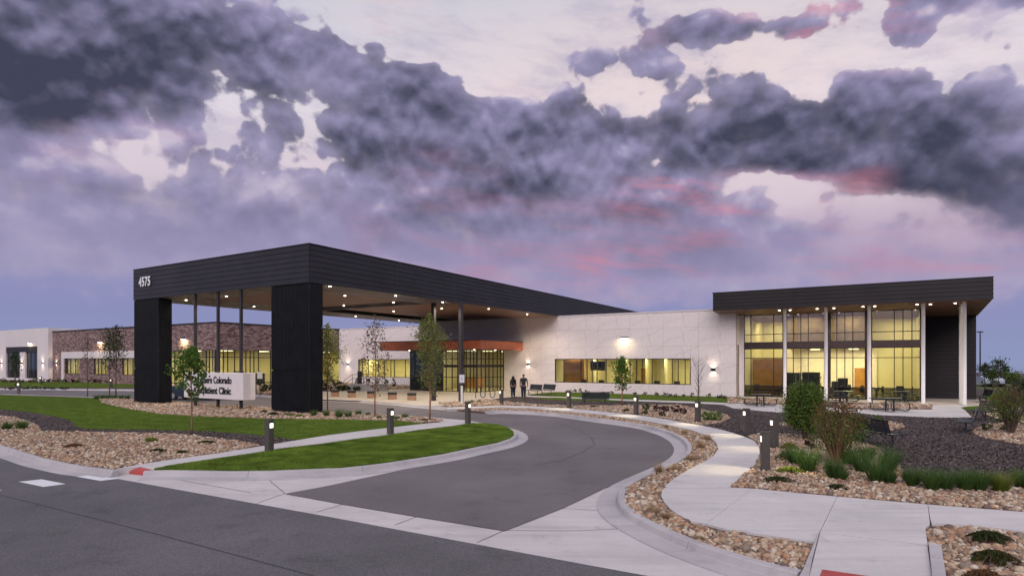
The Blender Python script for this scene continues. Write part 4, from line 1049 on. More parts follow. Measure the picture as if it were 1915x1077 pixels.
for px, py in ((617,535.5),(645,553),(740,553),(736,565.6),(643,571.6),(828,565),(826,577),(736,582),(914,577.6),(986,587.6),(665,591.4),(746,599),(348,561),(423.5,554),(475,573)):
    x, y, _ = P(px, py, ZB); downlight(PC, x, y, ZB-.001, 420, .07)
# piers: perforated corrugated cladding in three tiers
def pier(r0, r1, d):
    g = bthing('canopy_pier', '', 'pier', r0, K[1]); g.parent = None
    u0 = K[1]+.03; core = mb(PC).box(r0+.06, r1-.06, u0+.06, u0+d-.06, 0, ZB).build('pier_core', DARKR, PC)
    bpy.data.objects.remove(g)
    zt = [0, .12, 2.35, 4.7, ZB-.02]
    for j in range(1, 4):
        for side in range(3):
            if side == 0: a0, a1 = r0, r1
            else: a0, a1 = u0+.02, u0+d-.02
            n = int(round((a1-a0)/.115)); w = (a1-a0)/n; vs = []; zb, zt_ = zt[j]+.008, zt[j+1]-.008
            q = MB()
            for i in range(n):
                x = i*w
                for xx, dd in ((x, -.02), (x+w*.35, -.02), (x+w*.5, .015), (x+w*.85, .015), (x+w, -.02)): vs += [(xx, dd, zb), (xx, dd, zt_)]
            fs = [(2*k, 2*k+2, 2*k+3, 2*k+1) for k in range(len(vs)//2-1)]
            q.add(vs, fs); ro = ORG[PC.name]
            if side == 0: o = q.build('pier_cladding', PIER, PC, loc=(r0-ro[0], u0-ro[1], 0))
            elif side == 1: o = q.build('pier_cladding', PIER, PC, loc=(r1-ro[0], u0+.02-ro[1], 0)); o.rotation_euler = (0, 0, R(90))
            else: o = q.build('pier_cladding', PIER, PC, loc=(r0-ro[0], u0+d-.02-ro[1], 0)); o.rotation_euler = (0, 0, R(-90))
    mb(PC).box(r0-.015, r1+.015, u0-.035, u0+d+.02, 0, .11).build('pier_base', FRAME, PC)
    mb(PC).box(r1-.035, r1+.02, u0-.04, u0+.02, .11, ZB-.01).build('corner_trim', PIER, PC)
pier(K[0]-3.2, K[0], .90); pier(KL, KL+3.1, .90)
# numerals, individually cut
def text(s, size, m, parent, loc, rot, name, ext=.02, sx=1.0, bold=0.0):
    c = bpy.data.curves.new(name, 'FONT'); c.body = s; c.size = size; c.extrude = ext; c.offset = bold; c.align_x = 'LEFT'
    o = bpy.data.objects.new(name, c); col.objects.link(o); bpy.context.view_layer.update()
    dg = bpy.context.evaluated_depsgraph_get(); me = bpy.data.meshes.new_from_object(o.evaluated_get(dg)); bpy.data.objects.remove(o); bpy.data.curves.remove(c)
    me.materials.clear(); me.materials.append(m); o = bpy.data.objects.new(name, me); link(o, parent); o.location = loc; o.rotation_euler = rot; o.scale = (sx, 1, 1)
    w = max(v.co.x for v in me.vertices)*sx; return o, w
n0, n1_ = ronu(262.5, K[1]), ronu(284.5, K[1])
xq = n0-K[0]
for ch in '4575':
    o, w = text(ch, .88, NUMW, PC, (xq, -.09, 7.98), (R(90), 0, 0), 'numeral', .02, .72, .022); xq += (n1_-n0)/4
# support posts and the hanging sign
for px, py in ((918-107,749),(862,750)):
    x, y, _ = P(px, py); r_, u_ = toRU(x, y); MB().bbox(-.13, .13, -.13, .13, 0, ZB, .01).build('support_post', POSTM, PC, loc=(r_-K[0], u_-K[1], 0))
sg = P(451, 765); sr, su_ = toRU(sg[0], sg[1])
SIGN = bthing('clinic_sign', 'white box sign reading Northern Colorado Outpatient Clinic hung on three tall dark posts', 'sign', sr, su_)
rp = [ronu(p, su_) for p in (365.5, 408, 451)]
for r_ in rp: MB().bbox(-.075, .075, -.075, .075, 0, ZB+.02, .008).build('post', POSTM, SIGN, loc=(r_-sr, 0, 0))
x_, y_, _ = B(sr+.1, su_-.42)
ysg = y_; zt_, zb_ = zat(697.3, 0, ysg), zat(747.7, 0, ysg); sl, srr = ronu(344, su_-.42), ronu(454.5, su_-.42)
mb(SIGN).bbox(sl, srr, su_-.42, su_+.40, zb_, zt_, .01).build('sign_box', SIGNW, SIGN)
hgt = zt_-zb_; fs_ = hgt*.36
tx0, tx1 = ronu(364.5, su_-.43), ronu(433, su_-.43)
o, w = text('Northern Colorado', fs_, INK, SIGN, (tx0-sr, -.435, zb_+hgt*.60), (R(90), 0, 0), 'lettering', .012, 1, .014); o.scale = ((tx1-tx0)/w, 1, 1)
o, w = text('Outpatient Clinic', fs_, INK, SIGN, (tx0-sr, -.435, zb_+hgt*.20), (R(90), 0, 0), 'lettering', .012, 1, .014); o.scale = ((tx1-tx0)/w*.985, 1, 1)

# ---- pavilion on the right
UF = 49.36; PR = 5.22; PLr = -12.2; UG = 52.8; gl = -10.54
PV = bthing('pavilion', 'two storey glass fronted pavilion with black fascia and slim white columns', 'building', PLr, UF)
siding(PV, 'r', PLr, PR, UF, 6.84, 8.2, 5, BLACK2, 5.8)
siding(PV, 'u', UF, 58.5, PR, 6.84, 8.2, 5, BLACK2, 4.6)
mb(PV).add([(PLr,UF,6.84),(PR,UF,6.84),(PR,UF,8.19),(PLr,UF,8.19),(PLr,70,6.2),(PR,70,6.2),(PR,70,8.0),(PLr,70,8.0)], [(0,1,2,3),(3,2,6,7),(1,5,6,2),(5,4,7,6),(4,0,3,7)]).build('roof_body', BLACK2, PV)
mb(PV).add([(PLr,UF+.002,6.838),(PR,UF+.002,6.838),(PR,58.2,6.34),(PLr,58.2,6.34),(PLr,UF+.002,6.80),(PR,UF+.002,6.80),(PR,58.2,6.30),(PLr,58.2,6.30)],[(0,3,2,1),(4,5,6,7),(4,0,1,5)]).build('soffit', SOFB, PV)
mb(PV).box(PLr-.05, PR+.05, UF-.06, UF+.3, 8.19, 8.25).build('parapet_flashing', FRAME, PV)
# glazing bays
mp = [1391.5,1404.6,1447,1464,1471,1483.7,1497.8,1511.6,1541.7,1553,1565,1580,1595,1618,1630,1672.4,1688.7,1705.4,1722]
mx = [ronu(p, UG) for p in mp]
thick = (3, 4, 8, 9, 13, 14)
for z0, zz in ((0, [.02, .9, 3.13, 3.9]), (1, [4.35, 5.03, 6.62])):
    cw = window(PV, 'r', mx, UG, zz, 'curtain_wall', GLASSD if z0 else GLASS, mw=.055, thick=())
    if not z0:
        for c in [c for c in bpy.data.objects if c.parent is cw and c.name.startswith('pane') and max(v.co.z for v in c.data.vertices) < 1.0]: c.data.materials[0] = GLASSK
mb(PV).box(gl, mx[-1], UG-.10, UG+.12, 3.9, 4.35).build('spandrel_band', mat('plum_brown_metal', (.050,.034,.038), .5), PV)
for a, b in ((3, 4), (8, 9), (13, 14)):
    mb(PV).box(mx[a]+.03, mx[b]-.03, UG-.16, UG-.05, .02, 6.6).build('bay_pier', mat('plum_brown_metal', (.05,.034,.038)), PV)
mb(PV).box(mx[-1], mx[-1]+.22, UG-.1, 57.5, 0, 6.62).build('end_post', FRAME, PV)
# columns
mb(PV).box(gl-.34, gl-.003, UG-.06, UG+.4, 0, 6.9).build('jamb', WHITEB, PV)
for k, (px, r_) in enumerate(((1467.7, None), (1544.6, None), (1625.5, None), (1726.5, None), (1803.7, None))):
    r_ = ronu(px, 50.08); MB().lathe([(.16,0),(.16,.03),(.115,.04),(.115,6.76),(.20,6.77),(.20,6.80)], 16).build('column', WHITEC, PV, loc=(r_-PLr, 50.08-UF, 0), smooth=True)
for k in range(3):
    MB().lathe([(.16,0),(.16,.03),(.115,.04),(.115,6.6-.05*k),(.20,6.61-.05*k),(.20,6.66-.05*k)], 16).build('column', WHITEC, PV, loc=(ronu(1803.7, 50.08)-PLr, 50.08-UF+.85*(k+1), 0), smooth=True)
for px, py in ((1457.5,578.7),(1477.5,578),(1528,575.8),(1559.5,574.5),(1614,572),(1636,571),(1715,567.8),(1740,567),(1786.5,565)):
    d = (6.80-EYE)*F/(HY-py); x = (px-CX)/F*d; r_, u_ = toRU(x, d); u_ = max(u_, UF+.35)
    zz = 6.80-(u_-UF)*.0565-.002; k = (px-CX)/F; r_ = ronu(px, u_); x, y, _ = B(r_, u_); downlight(PV, x, y, zz, 110, .075)
# dark side block behind the columns
siding(PV, 'r', mx[-1]+.22, 5.1, 57.5, 0, 6.4, 21, BLACK2, 3.4)
mb(PV).box(mx[-1]+.22, 5.1, 57.51, 70, 0, 6.45).build('side_block', BLACK2, PV)
# hall inside
mb(PV).box(gl, mx[-1], UG+.1, 61, -.1, .02).build('room_floor', IFLOOR, PV)
mb(PV).box(gl, mx[-1], UG+.1, 61, 6.64, 6.7).build('room_ceiling', CREAM2, PV)
mb(PV).box(gl, mx[-1], 61, 61.1, .02, 6.64).box(gl-.1, gl, UG+.1, 61, .02, 6.64).box(mx[-1]-.05, mx[-1]-.002, UG+.15, 61, .02, 6.64).build('room_wall', CREAM, PV)
mb(PV).box(ronu(1463,55)+.1, ronu(1620,55), 55.0, 55.2, 4.0, 6.64).build('upper_partition', mat('taupe_sky_reflection', (.60,.44,.36), .7), PV)  # added panel; its taupe paints the sky's reflection in the upper middle bays
mb(PV).box(ronu(1463,57)+.2, ronu(1620,57), 57.0, 61, 3.95, 4.05).build('mezzanine_slab', CREAM2, PV)
panels(PV, 'r', ronu(1466,60.8), ronu(1640,60.8), 60.85, [.02, 1.5, 3.0, 3.95], [], MARBLE, backing=False)
mb(PV).box(gl+.05, gl+2.4, 56, 56.2, .02, 3.1).build('wood_panelling', WOODI, PV)
mb(PV).box(ronu(1598,60.9), ronu(1618,60.9), 60.78, 60.84, .02, 2.3).build('wood_door', WOODI, PV)
for a in (-8.8, -5.9, -3.0, .2):
    for b in (54.6, 58.8):
        if b < 57 and -6.5 < a < -2:
            lamp(PV, a, 54.0, 6.5, None, 45, YEL, 1.2, .5); continue  # unseen lamp without a fixture, added to brighten the taupe panel
        z = 3.9 if (b > 57 and -6.5 < a < -2) else 6.6
        mb(PV).box(a-.35, a+.35, b-.2, b+.2, z-.04, z).build('light_panel', LPAN, PV); lamp(PV, a, b, z-.10, None, 190, YEL, 1.2, .8)
# ---- wall lights
sconce(988, 681, lab='glowing sconce on the marble wall right of the two walking people', power=45, box=(.13,.13,.13))
sconce(1334, 691, lab='square dark sconce on the marble wall right of the bare tree', box=(.17,.10,.17), power=10)
sconce(651, 681, fix=U2, lab='sconce on the recessed marble wall above the small stair', power=16)
for i, (px, w_) in enumerate(((3,'at the left edge of the photo, left of the dark entry'),(41,'on the white pier between the dark entry windows'),(80,'on white stucco just right of the dark entry'))):
    sconce(px, 679, fix=U4, lab='small sconce '+w_, power=18)
sconce(106, 679, fix=U3, lab='small sconce on brick beside the white stucco wing', power=18)
wallpack(1168, 632, U1, 'lit wall pack high on the marble wall above the ribbon window', 42)
wallpack(57, 641.5, U4, 'wall pack on white stucco above the dark recessed entry', 40)
wallpack(189, 640, U3, 'lit wall pack on the brick wall left of the canopy pier', 120)
wallpack(345, 634, U3, 'lit wall pack on the brick wall seen beneath the big canopy', 120)

ORD = 'leftmost second third fourth fifth sixth seventh eighth ninth tenth eleventh twelfth thirteenth fourteenth fifteenth sixteenth seventeenth eighteenth nineteenth twentieth'.split()
# ---------------------------------------------------------------- bollards
LENS = emit('bollard_lens', (1.0, .90, .68), 2.6)
def make_bollard():
    t = thing('bollard_light', '', 'bollard light', (0,0,0), 0, 'square bronze bollard lights along the walks')
    MB().bbox(-.10, .10, -.10, .10, 0, .985, .008).build('post', BOLL, t)
    MB().bbox(-.105, .105, -.105, .105, .990, 1.02, .006).build('cap', BOLL, t)
    MB().bbox(-.13, .13, -.13, .13, 0, .012, .003).build('base_plate', BOLL, t)
    MB().box(-.06, .06, -.106, -.1005, .76, .90).build('lens', LENS, t)
    l = bpy.data.lights.new('bollard_beam', 'SPOT'); l.energy = 70; l.spot_size = R(86); l.spot_blend = .8; l.color = (1, .86, .52); l.shadow_soft_size = .012
    b = bpy.data.objects.new('bollard_beam', l); link(b, t); b.location = (0, -.15, .82); b.rotation_euler = (R(-46), 0, 0)
    return t
bl = make_bollard()
BOLLS = [(503.5,845,R(62),'nearest lit bollard on the left, at the edge of the curved lawn island'),
 (730,812,R(55),'lit bollard at the middle of the curved lawn island edge'),
 (875,793,R(55),'lit bollard at the far tip of the curved lawn island'),
 (938,757,R(-60),'small lit bollard between the bike rack and the walking woman'),
 (1064,763,R(-40),'lit bollard just left of the bench seen from behind'),
 (1189.5,775.5,R(-45),'lit bollard in the rock bed left of the row of dark shrubs'),
 (1305,791,R(-50),'lit bollard below the bare tree beside the walkway'),
 (1396,813,R(-75),'lit bollard on the outside bend of the walkway below the first picnic table'),
 (1448,838,R(-80),'bollard standing just behind the foremost right bollard'),
 (1431,881,R(80),'foremost bollard on the right, beside the walkway and rocks'),
 (35,736,R(10),'leftmost small bollard beside the far drive'),
 (76,719,R(10),'small bollard in front of the white stucco wing'),
 (208,725,R(-10),'small bollard in front of the brick wing left of the canopy pier'),
 (477,731,R(0),'small bollard behind the right end of the clinic sign')]
for i, (px, py, a, lab) in enumerate(BOLLS):
    o = bl if i == 0 else copy_tree(bl)
    x, y, _ = P(px, py); o.location = (x, y, 0.0); o.rotation_euler = (0, 0, a); o['label'] = lab
    if i == 9:                                   # this one lights the walk as well as the bed
        for c in [c for c in bpy.data.objects if c.parent is o and (c.name.startswith('lens') or c.type == 'LIGHT')]:
            d = c.copy(); col.objects.link(d); d.parent = o; d.rotation_euler = (c.rotation_euler[0]*-1, 0, 0) if c.type == 'LIGHT' else (0, 0, math.pi)
            d.location = (0, -c.location[1], c.location[2])
# ---------------------------------------------------------------- benches
def slab_perf(t, name, pts, w, th, m):
    """bench surface bent along pts (y,z), width w, built of ribbons with slots between them"""
    q = MB(); n = 30
    for i in range(n):
        x0 = -w/2+w*i/n+.004; x1 = -w/2+w*(i+1)/n-.004
        for k in range(len(pts)-1):
            (y0, z0), (y1, z1) = pts[k], pts[k+1]
            q.add([(x0,y0,z0),(x1,y0,z0),(x1,y1,z1),(x0,y1,z1),(x0,y0,z0-th),(x1,y0,z0-th),(x1,y1,z1-th),(x0,y1,z1-th)], [(0,1,2,3),(7,6,5,4),(0,4,5,1),(2,6,7,3),(1,5,6,2),(0,3,7,4)])
    q.box(-w/2, w/2, pts[0][0]-.02, pts[0][0]+.02, pts[0][1]-.03, pts[0][1]+.004)
    q.box(-w/2, w/2, pts[-1][0]-.02, pts[-1][0]+.02, pts[-1][1]-.02, pts[-1][1]+.012)
    q.box(-w/2-.012, -w/2+.012, min(pts[0][0], pts[-1][0]), max(pts[0][0], pts[-1][0]), min(p[1] for p in pts)-.03, min(p[1] for p in pts)) if abs(pts[0][1]-pts[-1][1]) < .1 else None
    return q.build(name, m, t)
def make_bench(w=1.8):
    t = thing('park_bench', '', 'bench', (0,0,0), 0, 'dark coated metal benches in the yard')
    slab_perf(t, 'seat', [(-.24,.44),(0,.43),(.20,.43)], w, .02, BENCH)
    slab_perf(t, 'backrest', [(.24,.50),(.30,.70),(.35,.90)], w, .02, BENCH)
    for s in (-1, 1):
        x = s*(w/2-.22)
        MB().tube([(x,0,0),(x,0,.42)], .03, 8).build('leg', BENCH, t)
        MB().tube([(x,-.22,.41),(x,.16,.40),(x,.26,.47),(x,.37,.90)], .022, 6).build('side_frame', BENCH, t)
        MB().tube([(x,0,.10),(s*.06,0,.40)], .014, 6).build('brace', BENCH, t)
        MB().box(x-.05, x+.05, -.20, .20, 0, .012).build('foot', BENCH, t)
    return t
bn = make_bench()
BENCHES = [(1641,831,R(98),'large bench facing right at the mulch edge, beside the twiggy shrub', 1),
 (1806,806,R(-126),'nearest of the three right hand benches, in side view facing left on the mulch', .78),
 (1832,784,R(-108),'bench behind the nearest right bench, standing by the grass patch', .78),
 (1838,752,R(-112),'farthest bench on the right, beside the corner of the black siding', .8),
 (1112,759,R(180+8),'bench seen straight from behind in the mulch beside the young tree', 1),
 (997,739,R(-58),'left one of two benches against the marble wall by the walking people', 1),
 (1022,738.5,R(-58),'right one of two benches against the marble wall by the walking people', 1)]
for i, (px, py, a, lab, s) in enumerate(BENCHES):
    o = bn if i == 0 else copy_tree(bn)
    x, y, _ = P(px, py); o.location = (x, y, .004); o.rotation_euler = (0, 0, a); o['label'] = lab
# ---------------------------------------------------------------- picnic tables
def make_table():
    t = thing('picnic_table', '', 'picnic table', (0,0,0), 0, 'dark square picnic tables with four seats')
    q = MB()
    for i in range(10): q.box(-.56+.112*i+.004, -.56+.112*(i+1)-.004, -.56, .56, .735, .755)
    q.box(-.58, -.56, -.58, .58, .715, .757); q.box(.56, .58, -.58, .58, .715, .757); q.box(-.56, .56, -.58, -.56, .715, .757); q.box(-.56, .56, .56, .58, .715, .757)
    q.build('table_top', BENCH, t)
    for k in range(4):
        a = k*math.pi/2+math.pi/4; c, s = math.cos(a), math.sin(a)
        MB().tube([(c*.30, s*.30, 0), (c*.26, s*.26, .735)], .032, 8).build('leg', BENCH, t)
    for k in range(4):
        a = k*math.pi/2; c, s = math.cos(a), math.sin(a)
        def rt(x, y, z): return (c*x-s*y, s*x+c*y, z)
        w = MB(); 
        for i in range(7): 
            vs = [rt(x, y, z) for z in (.43, .455) for x, y in ((.80, -.46+.132*i),(1.06, -.46+.132*i),(1.06, -.46+.132*(i+1)-.012),(.80, -.46+.132*(i+1)-.012))]
            w.add(vs, [(3,2,1,0),(4,5,6,7),(0,1,5,4),(1,2,6,5),(2,3,7,6),(3,0,4,7)])
        w.build('seat', BENCH, t)
        MB().tube([rt(.22,-.12,.10), rt(.78,-.12,.06), rt(.92,-.12,.10), rt(.96,-.12,.22), rt(.95,-.12,.43)], .025, 6).build('seat_arm', BENCH, t)
        MB().tube([rt(.22,.12,.10), rt(.78,.12,.06), rt(.92,.12,.10), rt(.96,.12,.22), rt(.95,.12,.43)], .025, 6).build('seat_arm', BENCH, t)
    return t
pt = make_table()
for i, (px, py, a, lab) in enumerate([(1422,759,ROT+.1,'picnic table on the pale pad left of the big green shrub'),
    (1577,751,ROT+.2,'picnic table close to the glass behind the big green shrub'),
    (1664,769,ROT+.05,'foremost picnic table on the pad in front of the pavilion'),
    (1687,752,ROT+.3,'picnic table close to the glass behind the foremost table')]):
    o = pt if i == 0 else copy_tree(pt)
    x, y, _ = P(px, py); o.location = (x, y, .010); o.rotation_euler = (0, 0, a); o['label'] = lab
def stool(px, py, lab):
    x, y, _ = P(px, py); t = thing('pedestal_seat', lab, 'stool', (x, y, .005), 0, 'single pedestal seats near the tables')
    MB().lathe([(.12,0),(.12,.01),(.03,.02),(.03,.42)], 10).build('pedestal', BENCH, t); MB().lathe([(.17,.42),(.20,.43),(.20,.46),(.17,.465)], 14).build('seat', BENCH, t)
stool(1563, 766, 'single dark pedestal seat half hidden by the big green shrub')
stool(1631, 757, 'small dark pedestal seat by the third white column')
# ---------------------------------------------------------------- cast stone seats under the canopy
def make_seat():
    t = thing('round_bollard_seat', '', 'stool', (0,0,0), 0, 'round tan seats in a row under the canopy')
    MB().lathe([(.30,0),(.33,.02),(.33,.34),(.31,.36)], 18).build('stone_drum', TANC, t, smooth=False)
    MB().lathe([(.345,.362),(.345,.50),(.32,.53)], 18).build('dark_cushion', DGREY, t)
    return t
st_ = make_seat()
WHICH = ['leftmost round seat of the row, beside the right pier', 'second round seat from the right pier', 'middle round seat, behind the sparse thin tree', 'fourth round seat from the right pier', 'rightmost round seat, nearest the dense slender tree']
for i, (px, py) in enumerate(((626.7,741),(657.9,742.5),(694.7,744),(733.6,746.5),(769.9,748))):
    o = st_ if i == 0 else copy_tree(st_)
    x, y, _ = P(px, py); o.location = (x, y, .005); o['label'] = WHICH[i]
# ---------------------------------------------------------------- bike rack, post sign, stair with rails, pole
x, y, _ = P(912, 744.5)
t = thing('bike_rack', 'dark wave shaped bike rack in front of the glass entrance', 'bike rack', (x, y, .005), R(-8))
pts = [(-.95,0,0),(-.95,0,.75)]
for k in range(5):
    cx = -.95+.19+.38*k; sgn = 1 if k % 2 == 0 else -1; z0 = .75 if sgn > 0 else .25
    for a in range(0, 181, 30): pts.append((cx-.19*math.cos(R(a)), 0, z0+sgn*.19*math.sin(R(a))))
pts += [(.95,0,.25),(.95,0,0)]
MB().tube(pts, .032, 8).build('wave_tube', POSTM, t)
for s in (-1, 1): MB().lathe([(.08,0),(.08,.012)], 12, (s*.95,0,0)).build('flange', POSTM, t)
x, y, _ = P(863.5, 757)
t = thing('accessible_parking_sign', 'small white sign on a white post beside the dark canopy post', 'sign', (x, y, 0), R(20))
MB().bbox(-.06, .06, -.06, .06, 0, 1.25, .008).build('post', WHITEC, t)
MB().tube([(0,0,1.25),(0,0,2.05)], .022, 8).build('pole', STEEL, t)
MB().bbox(-.17, .17, -.045, -.026, 1.45, 1.98, .006).build('sign_panel', WHITEP, t)
q = MB(); q.lathe([(.03,0),(.03,.004)], 10); 
MB().tube([(-.02,-.05,1.84),(-.01,-.05,1.74),(.05,-.05,1.73),(.075,-.05,1.65)], .009, 5).tube([(-.045,-.05,1.76),(-.06,-.05,1.68),(-.01,-.05,1.635),(.045,-.05,1.67)], .009, 5).build('symbol', mat('blue_paint', (.03,.09,.30)), t)
x, y, _ = P(486, 741)
t = thing('accessible_parking_sign', 'small white sign post at the right end of the clinic sign', 'sign', (x, y, 0), R(15))
MB().tube([(0,0,0),(0,0,2.1)], .03, 8).build('pole', STEEL, t); MB().bbox(-.2, .2, -.05, -.032, 1.45, 2.05, .006).build('sign_panel', WHITEP, t)
x, y, _ = P(672, 731)
t = thing('entry_stair', 'small concrete stair with black handrails against the recessed marble wall', 'stair', (x, y, 0), ROT)
for k in range(4): MB().bbox(-2.2+.32*k, 2.2-.32*k*.4, 0, 1.6, .17*k, .17*(k+1)-.004, .008).build('step', KERB, t)
for yy in (.05, 1.55):
    for zz in (.55, .95):
        MB().tube([(-2.2,yy,zz),(-1.0,yy,zz+.65),(.9,yy,zz+.65),(2.3,yy,zz)], .022, 6).build('handrail', STEEL, t)
    for xx, zb, zt_ in ((-2.2,0,.95),(-1.0,.5,1.6),(.9,.5,1.6),(2.3,0,.95)): MB().tube([(xx,yy,zb),(xx,yy,zt_)], .022, 6).build('rail_post', STEEL, t)
MB().bbox(-.9, -.55, .6, .9, .68, 1.9, .02).build('control_box', STEEL, t)
x, y = (1833-CX)/F*85, 85.0
t = thing('light_pole', 'tall slender dark car park light pole at the right of the pavilion', 'street lamp', (x, y, 0), 0)
MB().tube([(0,0,0),(0,0,6.9)], [.11,.075], 10).build('pole', POSTM, t); MB().bbox(-.35, .35, -.18, .18, 6.9, 7.05, .02).build('lamp_head', POSTM, t)
MB().lathe([(.22,0),(.22,.5)], 12).build('footing', KERB, t)
# ---------------------------------------------------------------- cars
def car(name, label, x, y, rz, paint, suv=True, z=0):
    t = thing(name, label, 'car', (x, y, z), rz)
    L, W, H = 4.7, 1.86, 1.68 if suv else 1.45
    low = [(-2.32,.42),(-2.36,.75),(-2.2,.98),(-1.15,1.08),(-1.0,1.10),(1.55,1.10),(2.15,1.02),(2.34,.80),(2.34,.40),(2.0,.28),(-2.0,.26)]
    def loft(prof, w0, w1, name, m, parent, inset=None):
        q = MB(); n = len(prof); vs = []
        for s, wv in ((-1, w1), (-.86, w0), (.86, w0), (1, w1)):
            for (a, b) in prof: vs.append((a*(1 if abs(s) < 1 else .975), (s/abs(s))*wv*(1 if abs(s) == 1 else .94), b+(0 if abs(s) == 1 else .012)))
        fs = []
        for k in range(3):
            for i in range(n): j = (i+1) % n; fs.append((k*n+i, (k+1)*n+i, (k+1)*n+j, k*n+j))
        fs += [tuple(range(n)), tuple(3*n+i for i in range(n-1, -1, -1))]
        q.add(vs, fs); return q.build(name, m, parent)
    loft(low, W/2, W/2, 'body', paint, t)
    cab = [(-1.15,1.07),(-.45,H-.12),(-.1,H-.03),(1.3,H-.02),(1.95,H-.16),(2.18,1.06)]
    q = MB(); vs = []
    for s in (-1, 1):
        for a, b in cab: vs.append((a, s*(W/2-.03-(b-1.07)*.26), b))
    n = len(cab); q.add(vs, [tuple(range(n-1,-1,-1)), tuple(range(n, 2*n))]+[(i, i+1, n+i+1, n+i) for i in range(n-1)]); q.build('cabin', paint, t)
    for s in (-1, 1):
        for a0, a1 in ((-.75, .15), (.22, 1.15), (1.22, 1.85)):
            zt_ = H-.16; z0 = 1.14; f = lambda zz: s*(W/2-.03-(zz-1.07)*.26+.006)
            x0t = max(a0, -.40); x1t = min(a1, 1.75)
            MB().add([(a0,f(z0),z0),(a1,f(z0),z0),(x1t,f(zt_),zt_),(x0t,f(zt_),zt_)], [(0,1,2,3) if s < 0 else (3,2,1,0)]).build('side_window', DGLASS, t)
    MB().add([(-1.13,-.76,1.13),(-1.13,.76,1.13),(-.50,.66,H-.15),(-.50,-.66,H-.15)], [(3,2,1,0)]).build('windscreen', DGLASS, t).location = (-.012, 0, .01)
    for a in (-1.42, 1.42):
        for s in (-1, 1):
            w = MB(); w.tube([(a, s*.70, .34), (a, s*.945, .34)], .345, 20); o = w.build('tyre', DGREY, t)
            MB().tube([(a, s*.90, .34), (a, s*.955, .34)], .21, 14).build('rim', mat('alloy_rim', (.45,.46,.48), .35, metal=.8), o)
    for s in (-1, 1):
        MB().bbox(-2.37, -2.20, s*.62-.20, s*.62+.20, .72, .88, .02).build('headlight', mat('headlight_lens', (.6,.62,.65), .15), t)
        MB().bbox(2.22, 2.37, s*.70-.14, s*.70+.14, .75, 1.0, .02).build('tail_light', mat('tail_light_lens', (.35,.02,.02), .2), t)
    MB().bbox(-2.39, -2.34, -.45, .45, .48, .66, .01).build('grille', DGREY, t)
    return t
NAVY = mat('dark_blue_car_paint', (.022,.038,.075), .25, .05, spec=.6, coat=.6)
x, y, _ = P(357, 748, ZR); car('parked_car', 'dark blue SUV standing under the canopy behind the clinic sign', x, y+.9, R(-4), NAVY, z=ZR)
x, y, _ = P(1846, 722, 0); car('parked_car', 'pale parked car far off just right of the black siding corner', x, y, R(70), mat('silver_car_paint', (.45,.50,.60), .3, spec=.6, coat=.5), z=-.015)
x, y, _ = P(1872, 721, 0); car('parked_car', 'dark blue parked car far off behind the small trees on the right', x, y, R(75), NAVY, z=-.015)
# ---------------------------------------------------------------- interior furniture
def chair(r, u, a, lab, dz=.02):
    x, y, _ = B(r, u); t = thing('lounge_chair', lab, 'chair', (x, y, dz), a, 'dark chairs inside the clinic')
    MB().bbox(-.26, .26, -.26, .26, .40, .48, .01).build('seat', DGREY, t); MB().bbox(-.26, .26, .22, .29, .48, .95, .01).build('backrest', DGREY, t)
    for sx_ in (-1, 1):
        for sy in (-1, 1): MB().tube([(sx_*.22, sy*.22, 0), (sx_*.22, sy*.22, .40)], .018, 5).build('leg', DGREY, t)
def itable(r, u, lab, cat='table'):
    x, y, _ = B(r, u); t = thing('cafe_table', lab, cat, (x, y, .02), .3, 'tables inside the pavilion')
    MB().lathe([(.45,.72),(.45,.75)], 16).build('table_top', DGREY, t); MB().lathe([(.25,0),(.25,.02),(.04,.04),(.04,.72)], 10).build('pedestal', DGREY, t)
for i, (r, u) in enumerate(((-8.9,54.6),(-7.6,55.1),(-4.6,54.6),(.1,54.4),(-1.3,55))): itable(r, u, ('round dark table inside the pavilion, '+['leftmost','second from the left','third from the left','rightmost','second from the right'][i]))
for i, (r, u, a) in enumerate(((-9.6,54.4,1.2),(-8.2,54.2,-1.4),(-7.1,55.8,-1.2),(-8.4,55.9,.4),(-5.3,54.4,1.4),(-3.9,54.4,-1.5),(-.6,54.2,1.4),(.8,54.8,-1.6),(-2.0,54.8,1.2),(-6.2,56.6,.1),(.3,55.6,.1),(-3.3,56.6,.2))):
    chair(r, u, ROT+a, 'dark chair inside the pavilion glass, '+ORD[[0,1,3,2,5,7,9,11,8,4,10,6].index(i)]+' from the left')
for i in range(7):
    chair(wx[0]+2.6+i*1.75, U1+1.1, ROT+math.pi, ORD[i]+' dark chair back from the left above the sill of the ribbon window', .22)
def box_thing(name, lab, cat, r, u, w, d, h, m, parts, z=.02):
    x, y, _ = B(r, u); t = thing(name, lab, cat, (x, y, z), ROT); MB().bbox(-w/2, w/2, -d/2, d/2, 0, h, .02).build('cabinet', m, t)
    for (nm, a, b, c, d_, m2) in parts: MB().bbox(a, b, -d/2-.03, -d/2-.001, c, d_, .005).build(nm, m2, t)
    return t
SCR = mat('dark_screen', (.01,.012,.014), .6)
box_thing('vending_machine', 'dark vending machine inside the pavilion left of the big green shrub', 'vending machine', ronu(1484,57), 56.6, 1.1, .8, 1.9, DGREY, [('glass_front', -.45, .15, .4, 1.75, SCR), ('keypad', .25, .45, .9, 1.3, STEEL)])
box_thing('vending_machine', 'second dark vending machine inside the pavilion behind the big green shrub', 'vending machine', ronu(1518,57), 56.6, 1.3, .8, 1.95, DGREY, [('glass_front', -.55, .25, .4, 1.75, SCR), ('keypad', .33, .55, .9, 1.3, STEEL)])
